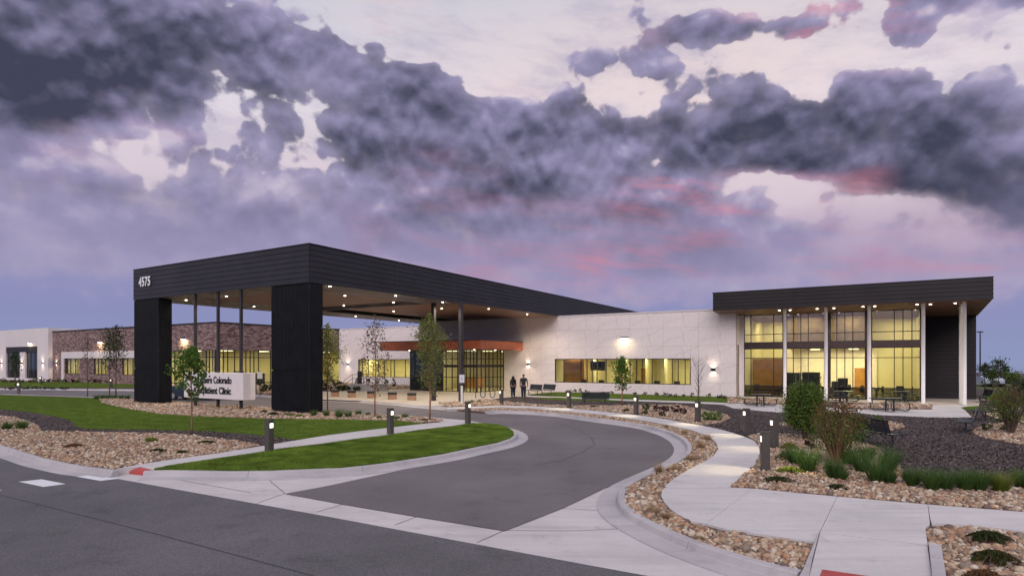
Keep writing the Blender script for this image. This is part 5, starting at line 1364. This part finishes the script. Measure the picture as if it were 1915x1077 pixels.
box_thing('display_kiosk', 'dark standing kiosk inside the pavilion left of the wooden door', 'kiosk', ronu(1578,57), 56.0, .7, .5, 1.5, DGREY, [('screen', -.25, .25, .8, 1.35, SCR)])
box_thing('display_kiosk', 'narrow dark kiosk inside the pavilion beside the bay pier', 'kiosk', ronu(1562,56), 55.8, .5, .4, 1.25, DGREY, [('screen', -.18, .18, .7, 1.15, SCR)])
def tv(r, u, z0, lab, top, w=1.5, h=.85):
    x, y, _ = B(r, u); t = thing('hanging_television', lab, 'television', (x, y, z0), ROT); MB().bbox(-w/2, w/2, -.05, .05, 0, h, .01).build('screen', SCR, t)
    MB().tube([(0,.02,h-.02),(0,.02,top-z0)], .03, 6).build('ceiling_pole', DGREY, t)
tv(ronu(1118, U1+2), U1+2, 2.02, 'black television hanging in the ribbon window of the marble wing', 3.29)
x, y, _ = B(RB-5, U3+1.6); t = thing('exercise_machine', 'exercise machine seen through the corner storefront of the brick wing', 'exercise machine', (x, y, .02), ROT)
MB().tube([(-.8,0,0),(-.6,0,1.5),(.3,0,1.6),(.8,0,1.2),(.9,0,0)], .05, 6).build('frame', DGREY, t); MB().bbox(-.8, .9, -.3, .3, .05, .2, .02).build('deck', DGREY, t)
for i, (r, u) in enumerate(((RB-2.2, U3+5.2), (RB-.9, U3+7.2), (RB-.9, U3+12))):
    box_thing('storage_cabinet', 'dark cabinet behind the storefront glass, '+['left of the corner post','just right of the corner post','near the right canopy pier'][i], 'cabinet', r-1.5, u, 1.4, .5, 1.7 if i != 1 else 1.4, DGREY, [('door', -.65, -.02, .08, 1.3, SCR), ('door', .02, .65, .08, 1.3, SCR)])
# ---------------------------------------------------------------- people
def skinned(name, joints, edges, m, parent, root=0, lev=2):
    me = bpy.data.meshes.new(name); me.from_pydata([j[:3] for j in joints], edges, []); o = bpy.data.objects.new(name, me); col.objects.link(o)
    sk = o.modifiers.new('s', 'SKIN'); sk.use_smooth_shade = True
    ss = o.modifiers.new('u', 'SUBSURF'); ss.levels = lev; ss.render_levels = lev
    for i, j in enumerate(joints):
        v = me.skin_vertices[0].data[i]; v.radius = (j[3]*1.12, (j[4] if len(j) > 4 else j[3])*1.12); v.use_root = (i == root)
    bpy.context.view_layer.update(); dg = bpy.context.evaluated_depsgraph_get()
    m2 = bpy.data.meshes.new_from_object(o.evaluated_get(dg)); bpy.data.objects.remove(o); m2.materials.clear(); m2.materials.append(m)
    m2.polygons.foreach_set('use_smooth', [True]*len(m2.polygons)); o = bpy.data.objects.new(name, m2); link(o, parent); return o
SKIN_ = mat('skin', (.20,.10,.07), .6)
def person(x, y, rz, H, lab, woman, z=0):
    """figure walking away; local -y is where it looks"""
    t = thing('person', lab, 'person', (x, y, z), rz, 'two people walking along the wall'); k = H/1.8
    st = .30
    J, E = [], []
    def j(*a):
        J.append(tuple(v*k for v in a)); return len(J)-1
    def chain(a, *pts):
        for p in pts:
            b = j(*p); E.append((a, b)); a = b
        return a
    sh = .19 if not woman else .165; hip = .095
    pel = j(0,0,.95,.14,.11)
    w1 = chain(pel, (0,0,1.10,.125 if not woman else .105,.095)); ch = chain(w1, (0,.0,1.32,.155 if not woman else .135,.11)); nk = chain(ch, (0,.01,1.47,.09,.07), (0,0,1.54,.055), (0,-.01,1.60,.062), (0,-.01,1.68,.082,.095), (0,0,1.76,.062,.07))
    hands = []
    for s in (-1, 1):
        f = s*(1 if not woman else -1)
        hp = chain(pel, (s*hip,0,.86,.088,.09)); chain(hp, (s*hip,-.05*f-.02,.50,.062), (s*hip,-st*f*.5+.04,.12,.042), (s*hip,-st*f*.6+.02,.05,.045,.045), (s*hip,-st*f*.6-.12,.03,.042,.028))
        shd = chain(ch, (s*sh,.0,1.42,.058)); bow = .10 if (s < 0 and not woman) else .04
        el = chain(shd, (s*(sh+bow),.05*f,1.15,.044), (s*(sh+bow+.02),-.05*f,.93,.031), (s*(sh+bow+.02),-.06*f-.01,.86,.036,.022))
        hands.append((s*(sh+bow+.02), -.06*f-.01, .86))
        E_ = el
        for q, (dy, ln) in enumerate(((-.030,.075),(-.010,.090),(.010,.085),(.030,.065))):
            x0, y0, z0 = hands[-1]; chain(E_, (x0, y0+dy, z0-.04, .011), (x0-s*.008, y0+dy, z0-.04-ln*.5, .009), (x0-s*.02, y0+dy-.004, z0-.04-ln, .008))
        x0, y0, z0 = hands[-1]; chain(E_, (x0-s*.005, y0-.045, z0-.005, .012), (x0-s*.012, y0-.06, z0-.05, .010))
    skinned('body', J, E, SKIN_, t, 0)
    cl = mat('dark_tee', (.028,.030,.038), .9) if not woman else mat('dark_cardigan', (.030,.022,.028), .9); tr = mat('navy_jeans', (.020,.028,.045), .9); hr = mat('dark_hair', (.010,.008,.008), .7); shoe = mat('dark_shoe', (.03,.03,.03), .6)
    # shirt
    J2, E2 = [], []
    def j2(*a): J2.append(tuple(v*k for v in a)); return len(J2)-1
    a0 = j2(0,0,.92,.155,.12); a1 = j2(0,0,1.10,.150 if not woman else .135,.118); a2 = j2(0,0,1.32,.182 if not woman else .160,.130); a3 = j2(0,.01,1.45,.10,.08); E2 += [(a0,a1),(a1,a2),(a2,a3)]
    for s in (-1, 1):
        bow = .10 if (s < 0 and not woman) else .04; f = s*(1 if not woman else -1)
        b = j2(s*sh,0,1.42,.070); c = j2(s*(sh+bow*.55),.03*f,1.27,.062); E2 += [(a2,b),(b,c)]
        if woman: d = j2(s*(sh+bow),.05*f,1.15,.054); e = j2(s*(sh+bow+.02),-.05*f,.93,.042); E2 += [(c,d),(d,e)]
    skinned('shirt', J2, E2, cl, t, 0)
    J3, E3 = [], []
    def j3(*a): J3.append(tuple(v*k for v in a)); return len(J3)-1
    a0 = j3(0,0,.96,.145,.115)
    for s in (-1, 1):
        f = s*(1 if not woman else -1)
        b = j3(s*hip,0,.86,.108,.11); c = j3(s*hip,-.05*f-.02,.50,.084); d = j3(s*hip,-st*f*.5+.04,.11,.066); E3 += [(a0,b),(b,c),(c,d)]
    skinned('trousers', J3, E3, tr, t, 0)
    for s in (-1, 1):
        f = s*(1 if not woman else -1); x0 = s*hip*k; y0 = (-st*f*.6)*k
        MB().bbox(x0-.05, x0+.05, y0-.19, y0+.09, .0, .085, .02).build('shoe', shoe, t)
    if woman:
        J4 = [(0,.01,1.70*k,.112,.112),(0,.05*k,1.60*k,.118,.09),(0,.09*k,1.42*k,.13,.07),(0,.10*k,1.20*k,.10,.05)]; skinned('hair', J4, [(0,1),(1,2),(2,3)], hr, t, 0)
    else:
        J4 = [(0,.015,1.735*k,.088,.100),(0,.035,1.66*k,.075,.07)]; skinned('hair', J4, [(0,1)], hr, t, 0)
    # face
    for s in (-1, 1):
        MB().lathe([(.012,-.006),(.012,.006)], 8).build('eye', NUMW, t, loc=(s*.030*k, -.098*k, 1.675*k)).rotation_euler = (R(90), 0, 0)
        MB().bbox(-.012, .012, -.02, .02, -.03, .03, .006).build('ear', SKIN_, t, loc=(s*.088*k, .0, 1.665*k))
    MB().bbox(-.012, .012, -.03, .0, -.025, .02, .006).build('nose', SKIN_, t, loc=(0, -.095*k, 1.65*k)); MB().bbox(-.022, .022, -.01, .0, -.005, .005, .002).build('mouth', mat('lips', (.25,.09,.08)), t, loc=(0, -.095*k, 1.615*k))
x, y, _ = P(959.5, 744); person(x, y, R(182), 1.78, 'woman with long dark hair and dark clothes walking away, left of the two', True)
x, y, _ = P(979, 745); person(x, y, R(175), 1.92, 'man in dark tee shirt and jeans walking away, right of the two', False)

# ---------------------------------------------------------------- trees
leafq = (np.array([[0,-.5,0],[.42,0,.06],[0,.55,0],[-.42,0,.06]]), np.array([[0,1,2,3]]))
def leaves(name, parent, pts, size, m, flat=.9):
    p = np.array(pts); n = len(p); s = size*nr.uniform(.6, 1.25, n)
    scatter(name, [leafq], p, rotmats(nr.uniform(0, 6.28, n), nr.normal(0, flat, n), nr.normal(0, flat, n)), np.stack([s, s, s], 1), m, parent, smooth=False, kind=None)
def tree(px, py, ytop, lab, m, wid, ycrown, nleaf, lsize, bark=BARK, shape='oval', trunk=.045, group='slender young trees', nb=26, lean=0.0, dens=1.0, name='young_tree', up=.9, clump=.09, d=None, z=0.0):
    x, y, _ = P(px, py, z) if d is None else ((px-CX)/F*d, d, z)
    ppm = F/y; H = (py-ytop)/ppm if d is None else EYE+(HY-ytop)/F*d; H = zat(ytop, x, y); c0 = zat(ycrown, x, y); W = wid/ppm/2
    t = thing(name, lab, 'tree', (x, y, z), 0, group)
    q = MB(); n = 9; tp = []
    for i in range(n+1):
        s = i/n; tp.append((lean*s*H+math.sin(s*7+px)*.02*H*.12, math.cos(s*5+px)*.02*H*.1, s*H*.98))
    q.tube(tp, [trunk*(1-.85*i/n)+.004 for i in range(n+1)], 7); q.build('trunk', bark, t, smooth=True)
    br = MB(); L = []
    def prof(s):
        if shape == 'oval': return max(.12, math.sin(math.pi*min(1, (s*.92+.06)))**.7*(1-.35*s))
        if shape == 'cone': return max(.08, (1-s)**.8+.05)*(1 if s > .1 else .6+s*4)
        if shape == 'vase': return .35+.65*s if s < .8 else max(.2, 1-(s-.8)*3.5)
        if shape == 'wide': return math.sin(math.pi*(s*.85+.1))**.5
    for b in range(nb):
        s = (b+rng.random()*.8)/nb; z0 = c0+(H-c0)*s*.88; k = z0/H*n; i0 = min(n-1, int(k)); f = k-i0
        bx = tp[i0][0]*(1-f)+tp[i0+1][0]*f; by = tp[i0][1]*(1-f)+tp[i0+1][1]*f
        a = b*2.4+rng.uniform(-.5, .5); ln = W*prof(s)*rng.uniform(.75, 1.15); rise = ln*up*rng.uniform(.7, 1.5)
        rise = min(rise, H*1.02-z0)
        mid = (bx+math.cos(a)*ln*.5, by+math.sin(a)*ln*.5, z0+rise*.35); end = (bx+math.cos(a)*ln, by+math.sin(a)*ln, z0+rise)
        br.tube([(bx,by,z0), mid, end], [trunk*.38*(1-s*.6), trunk*.22*(1-s*.5), .003], 4)
        m_ = max(2, int(nleaf/nb*(prof(s)+.25)*dens))
        # twig along the branch carrying clumps
        for _ in range(3):
            u = rng.uniform(.35, .95); cx = bx+math.cos(a)*ln*u; cy = by+math.sin(a)*ln*u; cz = z0+rise*(u**1.4)
            e2 = (cx+rng.uniform(-1,1)*ln*.3, cy+rng.uniform(-1,1)*ln*.3, cz+rng.uniform(.1,.5)*ln); br.tube([(cx,cy,cz), e2], [.006,.002], 3)
            for _ in range(m_//3):
                v = rng.random(); L.append((cx+(e2[0]-cx)*v+rng.gauss(0, clump), cy+(e2[1]-cy)*v+rng.gauss(0, clump), cz+(e2[2]-cz)*v+rng.gauss(0, clump)))
    br.build('limbs', bark, t)
    for _ in range(int(nleaf*.12)):
        s = rng.random(); zz = c0+(H-c0)*(.5+.5*s); L.append((tp[-1][0]*.9+rng.gauss(0, .05+W*.25*(1-s)), rng.gauss(0, .05+W*.25*(1-s)), zz))
    if nleaf: leaves('crown', t, L, lsize, m)
    return t
tree(358, 812, 646, 'young tree with bright green leaves in front of the clinic sign', LF_GREEN, 84, 754, 1250, .12, shape='oval', trunk=.035, nb=22, clump=.085)
tree(613, 768, 603, 'olive leaved columnar tree just right of the right pier', LF_OLIVE, 56, 716, 2300, .09, trunk=.04, shape='oval', nb=36, clump=.13)
tree(701.5, 779, 587, 'sparse purplish tree with few leaves before the recessed marble wall', LF_DULL, 72, 742, 800, .10, trunk=.04, shape='oval', nb=34, clump=.12)
tree(804, 787, 585, 'dense green columnar tree in front of the glass entrance', LF_OLIVE, 78, 735, 3300, .088, trunk=.045, shape='oval', nb=46, clump=.16)
tree(1163.5, 757, 666, 'small leafy tree before the ribbon window beside the bench', LF_GREEN, 44, 733, 1300, .12, trunk=.05, shape='oval', nb=22, clump=.12)
tree(1306, 750, 668, 'bare leafless young tree at the right end of the ribbon window', LF_DULL, 40, 742, 0, .1, bark=BARKD, shape='vase', nb=30, up=1.6, trunk=.05)
tree(217, 745, 607, 'leafy slender tree close to the left canopy pier', LF_DARK, 52, 696, 900, .13, bark=BARKD, trunk=.05, shape='oval', clump=.16)
tree(205, 744, 622, 'slender tree half overlapping the one beside the left pier', LF_DARK, 42, 698, 500, .13, bark=BARKD, trunk=.045, shape='oval', clump=.16)
tree(163.5, 741, 622, 'thin nearly bare tree before the first brick wall window', LF_DULL, 36, 702, 160, .12, bark=BARKD, trunk=.04, shape='oval', nb=24)
tree(28.5, 722, 657, 'small dark tree in front of the dark recessed entry', LF_DARK, 22, 700, 700, .16, bark=BARKD, trunk=.06, shape='oval', clump=.2)
for i, (px, d, yt, w, lab) in enumerate(((1842,62,681,26,'small tree nearest the light pole at the far right'),(1867,60,672,30,'taller small tree right of the light pole'),(1880,64,683,14,'thin small tree between the far right trees'),(1856,66,694,30,'low leafy tree behind the benches at the right'),(1895,58,704,34,'bushy low tree near the right edge of the photo'))):
    tree(px, 720, yt, lab, LF_SHRUB if i > 2 else LF_DARK, w, 714 if i > 2 else 706, 900 if i > 2 else 420, .16, bark=BARKD, trunk=.05, shape='oval', group='small trees beyond the benches', clump=.2, d=d, nb=20)
# ---------------------------------------------------------------- shrubs
def shrub(px, py, w, h, lab, m, n, ls, stems=12, stemm=BARKD, name='shrub', group=None, cat='shrub', twig=False, m2=None, z=0.0, base=.15):
    x, y, _ = P(px, py, z); ppm = F/y; W = w/ppm/2; H = h/ppm; t = thing(name, lab, cat, (x, y, z), 0, group); q = MB(); L = []
    for k in range(stems):
        a = rng.uniform(0, 6.28); rr = W*math.sqrt(rng.random())*(.9 if twig else .55); tx, ty = math.cos(a)*rr, math.sin(a)*rr
        hh = H*rng.uniform(.7, 1.0)*(1-.25*(rr/W)**2)
        p = [(tx*.12, ty*.12, 0), (tx*.5, ty*.5, hh*.5), (tx, ty, hh)]
        q.tube(p, [.018*H+.002, .011*H, .003], 4)
        for b in range(3):
            u = rng.uniform(.4, .9); q.tube([(tx*u, ty*u, hh*u), (tx*u+rng.gauss(0,.16)*W, ty*u+rng.gauss(0,.16)*W, hh*min(1, u+.25))], [.005, .002], 3)
    q.build('stems', stemm, t)
    nc = max(10, int(n/26))
    cl = []
    for c in range(nc):
        while True:
            a, b, c_ = rng.uniform(-1,1), rng.uniform(-1,1), rng.uniform(-1,1)
            if a*a+b*b+c_*c_ < 1: break
        k = (a*a+b*b+c_*c_)**.5+1e-6
        if not twig and k < .55: a, b, c_ = a/k*.8, b/k*.8, c_/k*.8
        cl.append((a*W*.92, b*W*.92, H*(base+(1-base)*(.5+.5*c_))*rng.uniform(.93, 1.02), rng.uniform(.10, .2)*(W+H)/2))
    for i in range(n):
        a, b, c_, r = cl[rng.randrange(nc)]; L.append((a+rng.gauss(0, r*.55), b+rng.gauss(0, r*.55), max(.02, c_+rng.gauss(0, r*.55))))
    if m2:
        L1 = [p for p in L if p[2] < H*rng.uniform(.5, 1.0)]; L2 = [p for p in L if p not in set(L1)]
        leaves('foliage', t, L1, ls, m, .8); leaves('reddish_foliage', t, L2 or L1[:3], ls, m2, .8)
    else: leaves('foliage', t, L, ls, m, .8)
    return t
shrub(1506, 822, 76, 106, 'big rounded green shrub in front of the pavilion, left of the twiggy one', LF_SHRUB, 14000, .064, 18)
shrub(1567, 868, 108, 116, 'tall twiggy shrub with brownish leaves left of the diagonal bench', LF_SHRUB, 5600, .050, 50, BARK, twig=True, m2=LF_RUST, base=.18)
shrub(1517, 841, 24, 24, 'small dark red shrub at the foot of the twiggy shrub', LF_RED, 500, .045, 8)
shrub(1889, 812, 74, 92, 'twiggy reddish shrub in the round rock bed at the right edge', LF_SHRUB, 3200, .055, 34, BARKD, twig=True, m2=LF_RUST, base=.2)
shrub(1878, 775, 50, 46, 'leafy green shrub behind the round rock bed', LF_SHRUB, 1500, .08, 10)
shrub(1909, 757, 60, 50, 'dark green mass of shrub at the right edge by the lawn', LF_DARK, 1200, .12, 10)
for i, (px, py, w, h, m, lab) in enumerate(((1208,770,18,16,LF_DARK,'leftmost dark green shrub of the row by the bollard'),(1228,771,15,16,LF_RED,'dark reddish shrub second in the row by the bollard'),(1244.5,771,16,15,LF_RED,'dark reddish shrub at the middle of the row'),(1262,772,20,18,LF_RED,'dark shrub fourth in the row by the bollards'),(1278,776,14,14,LF_RED,'rightmost dark reddish shrub of the row'),(1206,776,14,8,LF_DARK,'low green shrub in front of the leftmost dark one'),(1238,779,15,10,LF_DARK,'low green shrub in front of the reddish row'),(1172,771,12,7,LF_DARK,'flat green plant left of the bollard in the rock bed'),(1330,787,46,17,LF_GREEN,'bright green low shrub in the rock bed right of the bollard'))):
    shrub(px, py, w, h, lab, m, 500 if w < 40 else 1400, .055, 6, group='low shrubs in the long rock bed', base=.1)
WALLP = [(1048,731.5),(1059,735),(1067,735),(1075,736),(1086,735.5),(1098,737),(1127,738),(1145,737.5),(1187,739.5),(1206,739.5),(1228,741),(1244,742),(1253,742),(1264,743),(1279,742.5),(1295,743.5),(1325,744.5),(1343,745.5),(1351,746),(1358,746)]
for i, (px, py) in enumerate(WALLP):
    o = shrub(px, py, rng.uniform(7, 12), rng.uniform(6, 10), ORD[i]+' small plant from the left along the foot of the marble wall', (LF_DULL, LF_SHRUB, LF_DARK)[i % 3], 110, .09, 3, group='small plants along the marble wall', name='wall_plant', cat='plant')
for i, px in enumerate(list(range(4, 125, 13))+[135,150,168,186,204,222,240]):
    shrub(px+rng.uniform(-3,3), 714.5+px*.010, rng.uniform(10, 18), rng.uniform(4, 8), ORD[i]+' small shrub from the left along the far left walls', (LF_DARK, LF_RED, LF_SHRUB)[i % 3], 130, .16, 3, group='small shrubs along the far left walls', name='wall_shrub')
for i, (px, py) in enumerate(((20,728),(45,727.5),(70,727),(95,727.5),(120,728.5))):
    shrub(px, py, 24, 4, ORD[i]+' low dark shrub from the left in the strip along the far drive', LF_DARK, 130, .14, 3, group='low shrubs along the far drive', name='low_shrub')
for i, (px, w, h) in enumerate(((606,20,22),(618,22,24),(634,20,18),(648,20,10),(668,18,8),(700,20,8))):
    shrub(px, 731, w, h, ['dark shrub behind the right pier edge','dark shrub behind the olive columnar tree','dark shrub left of the small stair','low shrub before the small stair','low shrub in front of the stair rail','low shrub behind the sparse purplish tree'][i], LF_DARK, 500, .12, 6, group='dark shrubs near the small stair')
for i, px in enumerate((669,688.5,706,722,737)):
    shrub(px, 726, 7, 20, 'narrow dark columnar evergreen under the recessed ribbon window, '+['leftmost','second','middle','fourth','rightmost']  [i]+' of five', LF_DARK, 420, .08, 3, name='columnar_evergreen', group='columnar evergreens')
for i, (px, py, w, h) in enumerate(((470,737,22,12),(490,735,26,18),(500,733,20,14),(330,732,26,8),(345,728,20,8))):
    shrub(px, py, w, h, ['low shrub right of the clinic sign','dark green shrub behind the sign at the storefront','dark shrub beside the right pier','low shrub behind the parked SUV','shrub before the storefront left of the tree'][i], LF_DARK, 400, .12, 6, group='shrubs before the brick wing')
# ---------------------------------------------------------------- grasses and ground covers
bl_ = (np.array([[-.5,0,0],[.5,0,0],[.35,.18,.55],[-.35,.18,.55],[0,.55,1.0]]), np.array([[0,1,2],[0,2,3],[3,2,4]]))
def clump(px, py, w, h, lab, m, n, bw=.010, name='grass_clump', group=None, cat='ornamental grass', spread=.45, z=0.0):
    x, y, _ = P(px, py, z); ppm = F/y; W = w/ppm/2; H = h/ppm; t_ = nr.uniform(0, 6.28, n); r = W*.40*np.sqrt(nr.random(n))
    pos = np.stack([r*np.cos(t_), r*np.sin(t_), np.zeros(n)], 1)
    lean = -(r/(W*.40))*spread*nr.uniform(.5, 1.3, n)
    hh = H*nr.uniform(.6, 1.1, n)
    o = scatter(name, [bl_], pos, rotmats(t_-math.pi/2+nr.normal(0, .5, n), lean, nr.normal(0, .12, n)), np.stack([np.full(n, bw), hh*.5, hh], 1), m, smooth=False, kind=None)
    o.location = (x, y, z); tag(o, lab, cat, group); return o
GR = [(1511,882,52,46,'deep green grass clump directly below the small dark red shrub'),(1487,868,34,30,'grass clump left of the deep green one by the bollards'),(1559,895,40,40,'grass clump in front of the twiggy shrub trunk'),(1573,899,30,24,'small grass clump low in front of the twiggy shrub'),(1610,882,40,42,'grass clump left of the wide clump group'),(1641,902,58,52,'widest grass clump at the middle of the right bed'),(1662,882,34,46,'tall grass clump behind the widest one, by the mulch edge'),(1663,905,26,26,'small grass clump right of the widest one'),(1622,862,30,30,'grass clump under the diagonal bench'),(1588,870,36,34,'grass clump at the back under the twiggy shrub'),
 (1706,910,32,34,'first grass clump of the row along the mulch edge'),(1743,918,34,38,'second grass clump of the row along the mulch edge'),(1766,918,40,38,'third grass clump of the row along the mulch edge'),(1805,918,38,38,'fourth grass clump of the row along the mulch edge'),(1831,919,38,38,'fifth grass clump of the row along the mulch edge'),(1872,921,36,36,'light green grass clump second from the right edge'),(1911,914,30,34,'grass clump cut by the right edge of the photo')]
for i, (px, py, w, h, lab) in enumerate(GR):
    clump(px, py, w, h*1.25, lab, LF_BLADE if i != 15 else LF_YEL, 560, .008, group='deep green ornamental grasses')
for px, py, w, h, lab in ((13,803,30,18,'green grass clump at the left edge in the street rock bed'),(41,802,34,22,'second green grass clump in the left rock bed')): clump(px, py, w, h, lab, LF_BLADE, 300, .012, group='grass clumps in the left rock bed')
for i, px in enumerate((181,192,203,214,226,238)): clump(px, 746, 15, 10, 'dark green grass clump '+['leftmost','second','third','fourth','fifth','nearest the pier'][i]+' in the row left of the canopy pier', LF_BLADE, 160, .02, group='grass row left of the canopy pier')
for i, (px, py, w, h) in enumerate(((587,778,20,14),(610,778,18,14),(634,781,20,20),(651,781,18,18),(670,776,18,12),(688,777,14,8),(709,783,12,8),(742,785,16,9),(757.5,782,20,11))):
    clump(px, py, w, h, 'green clump '+['left of the pier corner','at the pier corner','tall one right of the pier','beside the tall one','before the sparse tree','small one left of the sparse tree','small one right of the sparse tree','left of the second lawn bollard','right of the second lawn bollard'][i]+' in the pier rock bed', LF_BLADE, 220, .014, group='grass clumps in the pier rock bed')
for i, (px, py, w, h) in enumerate(((1322,824,22,20),(1310,838,20,22),(1292,862,26,20),(1262,882,26,20),(1231,884,14,26),(1222,962,40,26),(1245,970,30,18),(1280,812,16,12),(1246,800,12,10),(1306,1012,24,16))):
    clump(px, py, w, h, ['feathery tan grass at the upper bend of the rock strip','tan grass just below the upper bend of the rock strip','tan grass at the narrowest of the rock strip','tan grass at the middle of the rock strip','single tall tan grass tuft by the kerb','wide tan grass at the lower bend of the rock strip','tan grass right of the lower bend','small tan grass on the far rock strip','smallest tan grass on the far rock strip','tan tuft among the near stones of the strip'][i], LF_TAN, 230, .006, group='dry tan grasses in the rock strip', spread=.8, z=-.04)
def mat_plant(px, py, w, h, lab, m, n=900, ls=.05, m2=None):
    x, y, _ = P(px, py); ppm = F/y; W = w/ppm/2; D = W*.75; t = thing('ground_cover', lab, 'plant', (x, y, 0), rng.uniform(-.2, .2), 'low spreading plants in the rock beds'); L = []
    Hh = h/ppm
    q = MB()
    for k in range(14):
        a = rng.uniform(0, 6.28); q.tube([(0,0,.02),(math.cos(a)*W*.5, math.sin(a)*D*.5, .06+Hh*.3),(math.cos(a)*W*.95, math.sin(a)*D*.95, .05)], [.008,.006,.003], 3)
    q.build('stems', BARKD, t)
    for _ in range(n):
        a = rng.uniform(0, 6.28); r = math.sqrt(rng.random())*(.75+.25*math.sin(a*5+px)); L.append((math.cos(a)*W*r, math.sin(a)*D*r, max(.02, Hh*.8*(1-r*r)*rng.uniform(.3, 1)+.03)))
    leaves('foliage', t, L, ls, m, 1.0)
    if m2: leaves('rusty_foliage', t, [L[i] for i in range(0, n, 3)], ls*1.05, m2, 1.0)
mat_plant(1455, 901, 66, 10, 'flat dark juniper in front of the foremost right bollard', LF_JUN, 1500, .035)
mat_plant(1478, 884, 60, 12, 'ground cover mat coloured yellow green as if lit by the foremost right bollard', LF_YEL, 1500, .035)  # the bollard's yellow light is put into the leaf colour
mat_plant(1566, 915, 48, 9, 'flat dark juniper in the middle of the near rock bed', LF_JUN, 1100, .035)
mat_plant(1476, 840, 40, 14, 'ground cover mat coloured yellow green as if lit, behind the two right bollards', LF_YEL, 900, .04)  # leaf yellow stands in for bollard light here too
mat_plant(1475, 862, 56, 26, 'grey green loose plant behind the foremost bollard', LF_SHRUB, 1200, .035)
mat_plant(1850, 1012, 84, 20, 'dark juniper mat in the bottom right rock bed, upper one', LF_JUN, 2600, .028)
mat_plant(1858, 1050, 92, 22, 'dark and rust juniper mat in the bottom right rock bed, lower one', LF_JUN, 2600, .028, LF_RUST)
mat_plant(1840, 1085, 80, 20, 'rusty mat plant cut by the bottom edge of the photo', LF_RUST, 1500, .028)
mat_plant(138, 836, 38, 6, 'brownish flat plant in the left rock bed', LF_RUST, 500, .05)
mat_plant(281, 826, 28, 9, 'yellow green tuft in the left rock bed', LF_YEL, 500, .05)
mat_plant(387, 830, 38, 6, 'dark flat juniper right of the trunk of the bright green tree', LF_JUN, 700, .05)
mat_plant(294, 845, 34, 5, 'low dark plant below the yellow green tuft', LF_JUN, 500, .05)
mat_plant(340, 848, 28, 5, 'low dark plant near the sidewalk in the left rock bed', LF_JUN, 500, .05)
mat_plant(494, 772, 15, 6, 'small dark mound left of the right pier base', LF_DARK, 400, .07)
mat_plant(464, 775, 12, 5, 'small reddish mound right below the clinic sign', LF_RED, 300, .07)
mat_plant(512, 776, 24, 6, 'flat green plant at the left foot of the right pier', LF_DARK, 400, .07)
mat_plant(540, 778, 26, 6, 'olive flat plant before the right pier', LF_OLIVE, 400, .07)
mat_plant(560, 780, 22, 5, 'yellowish flat plant before the right pier corner', LF_YEL, 300, .07)
mat_plant(795, 787, 22, 3, 'flat dark juniper at the foot of the dense green tree', LF_JUN, 400, .07)
mat_plant(1110, 762, 20, 3, 'flat green plant under the bench seen from behind', LF_JUN, 300, .08)
mat_plant(882, 753, 8, 5, 'small green plant left of the bike rack', LF_SHRUB, 300, .08)
mat_plant(896, 753, 8, 5, 'small green plant below the bike rack', LF_SHRUB, 300, .08)
mat_plant(1695, 800, 20, 8, 'small grey green plant at the right rock bed edge', LF_SHRUB, 300, .05) if False else None
for px, py, lab in ((1480,796,'grey green plant left in the round rock bed behind the bollards'),(1640,790,'green plant at the right end of the round rock bed'),(1848,806,'grey green tuft in the round rock bed at the right'),(1878,806,'second green tuft in the round rock bed at the right')):
    shrub(px, py, 26, 14, lab, LF_SHRUB, 400, .05, 6, group='tufts in the round rock beds')
for i, (px, py) in enumerate(((1365,747),(1385,748),(1400,750),(1450,751),(1470,752),(1600,758),(1650,758),(1700,758))):
    clump(px, py, 22, 7, ORD[i]+' dry tan grass from the left at the foot of the pavilion terrace', LF_TAN, 140, .02, group='dry grasses along the pavilion terrace')
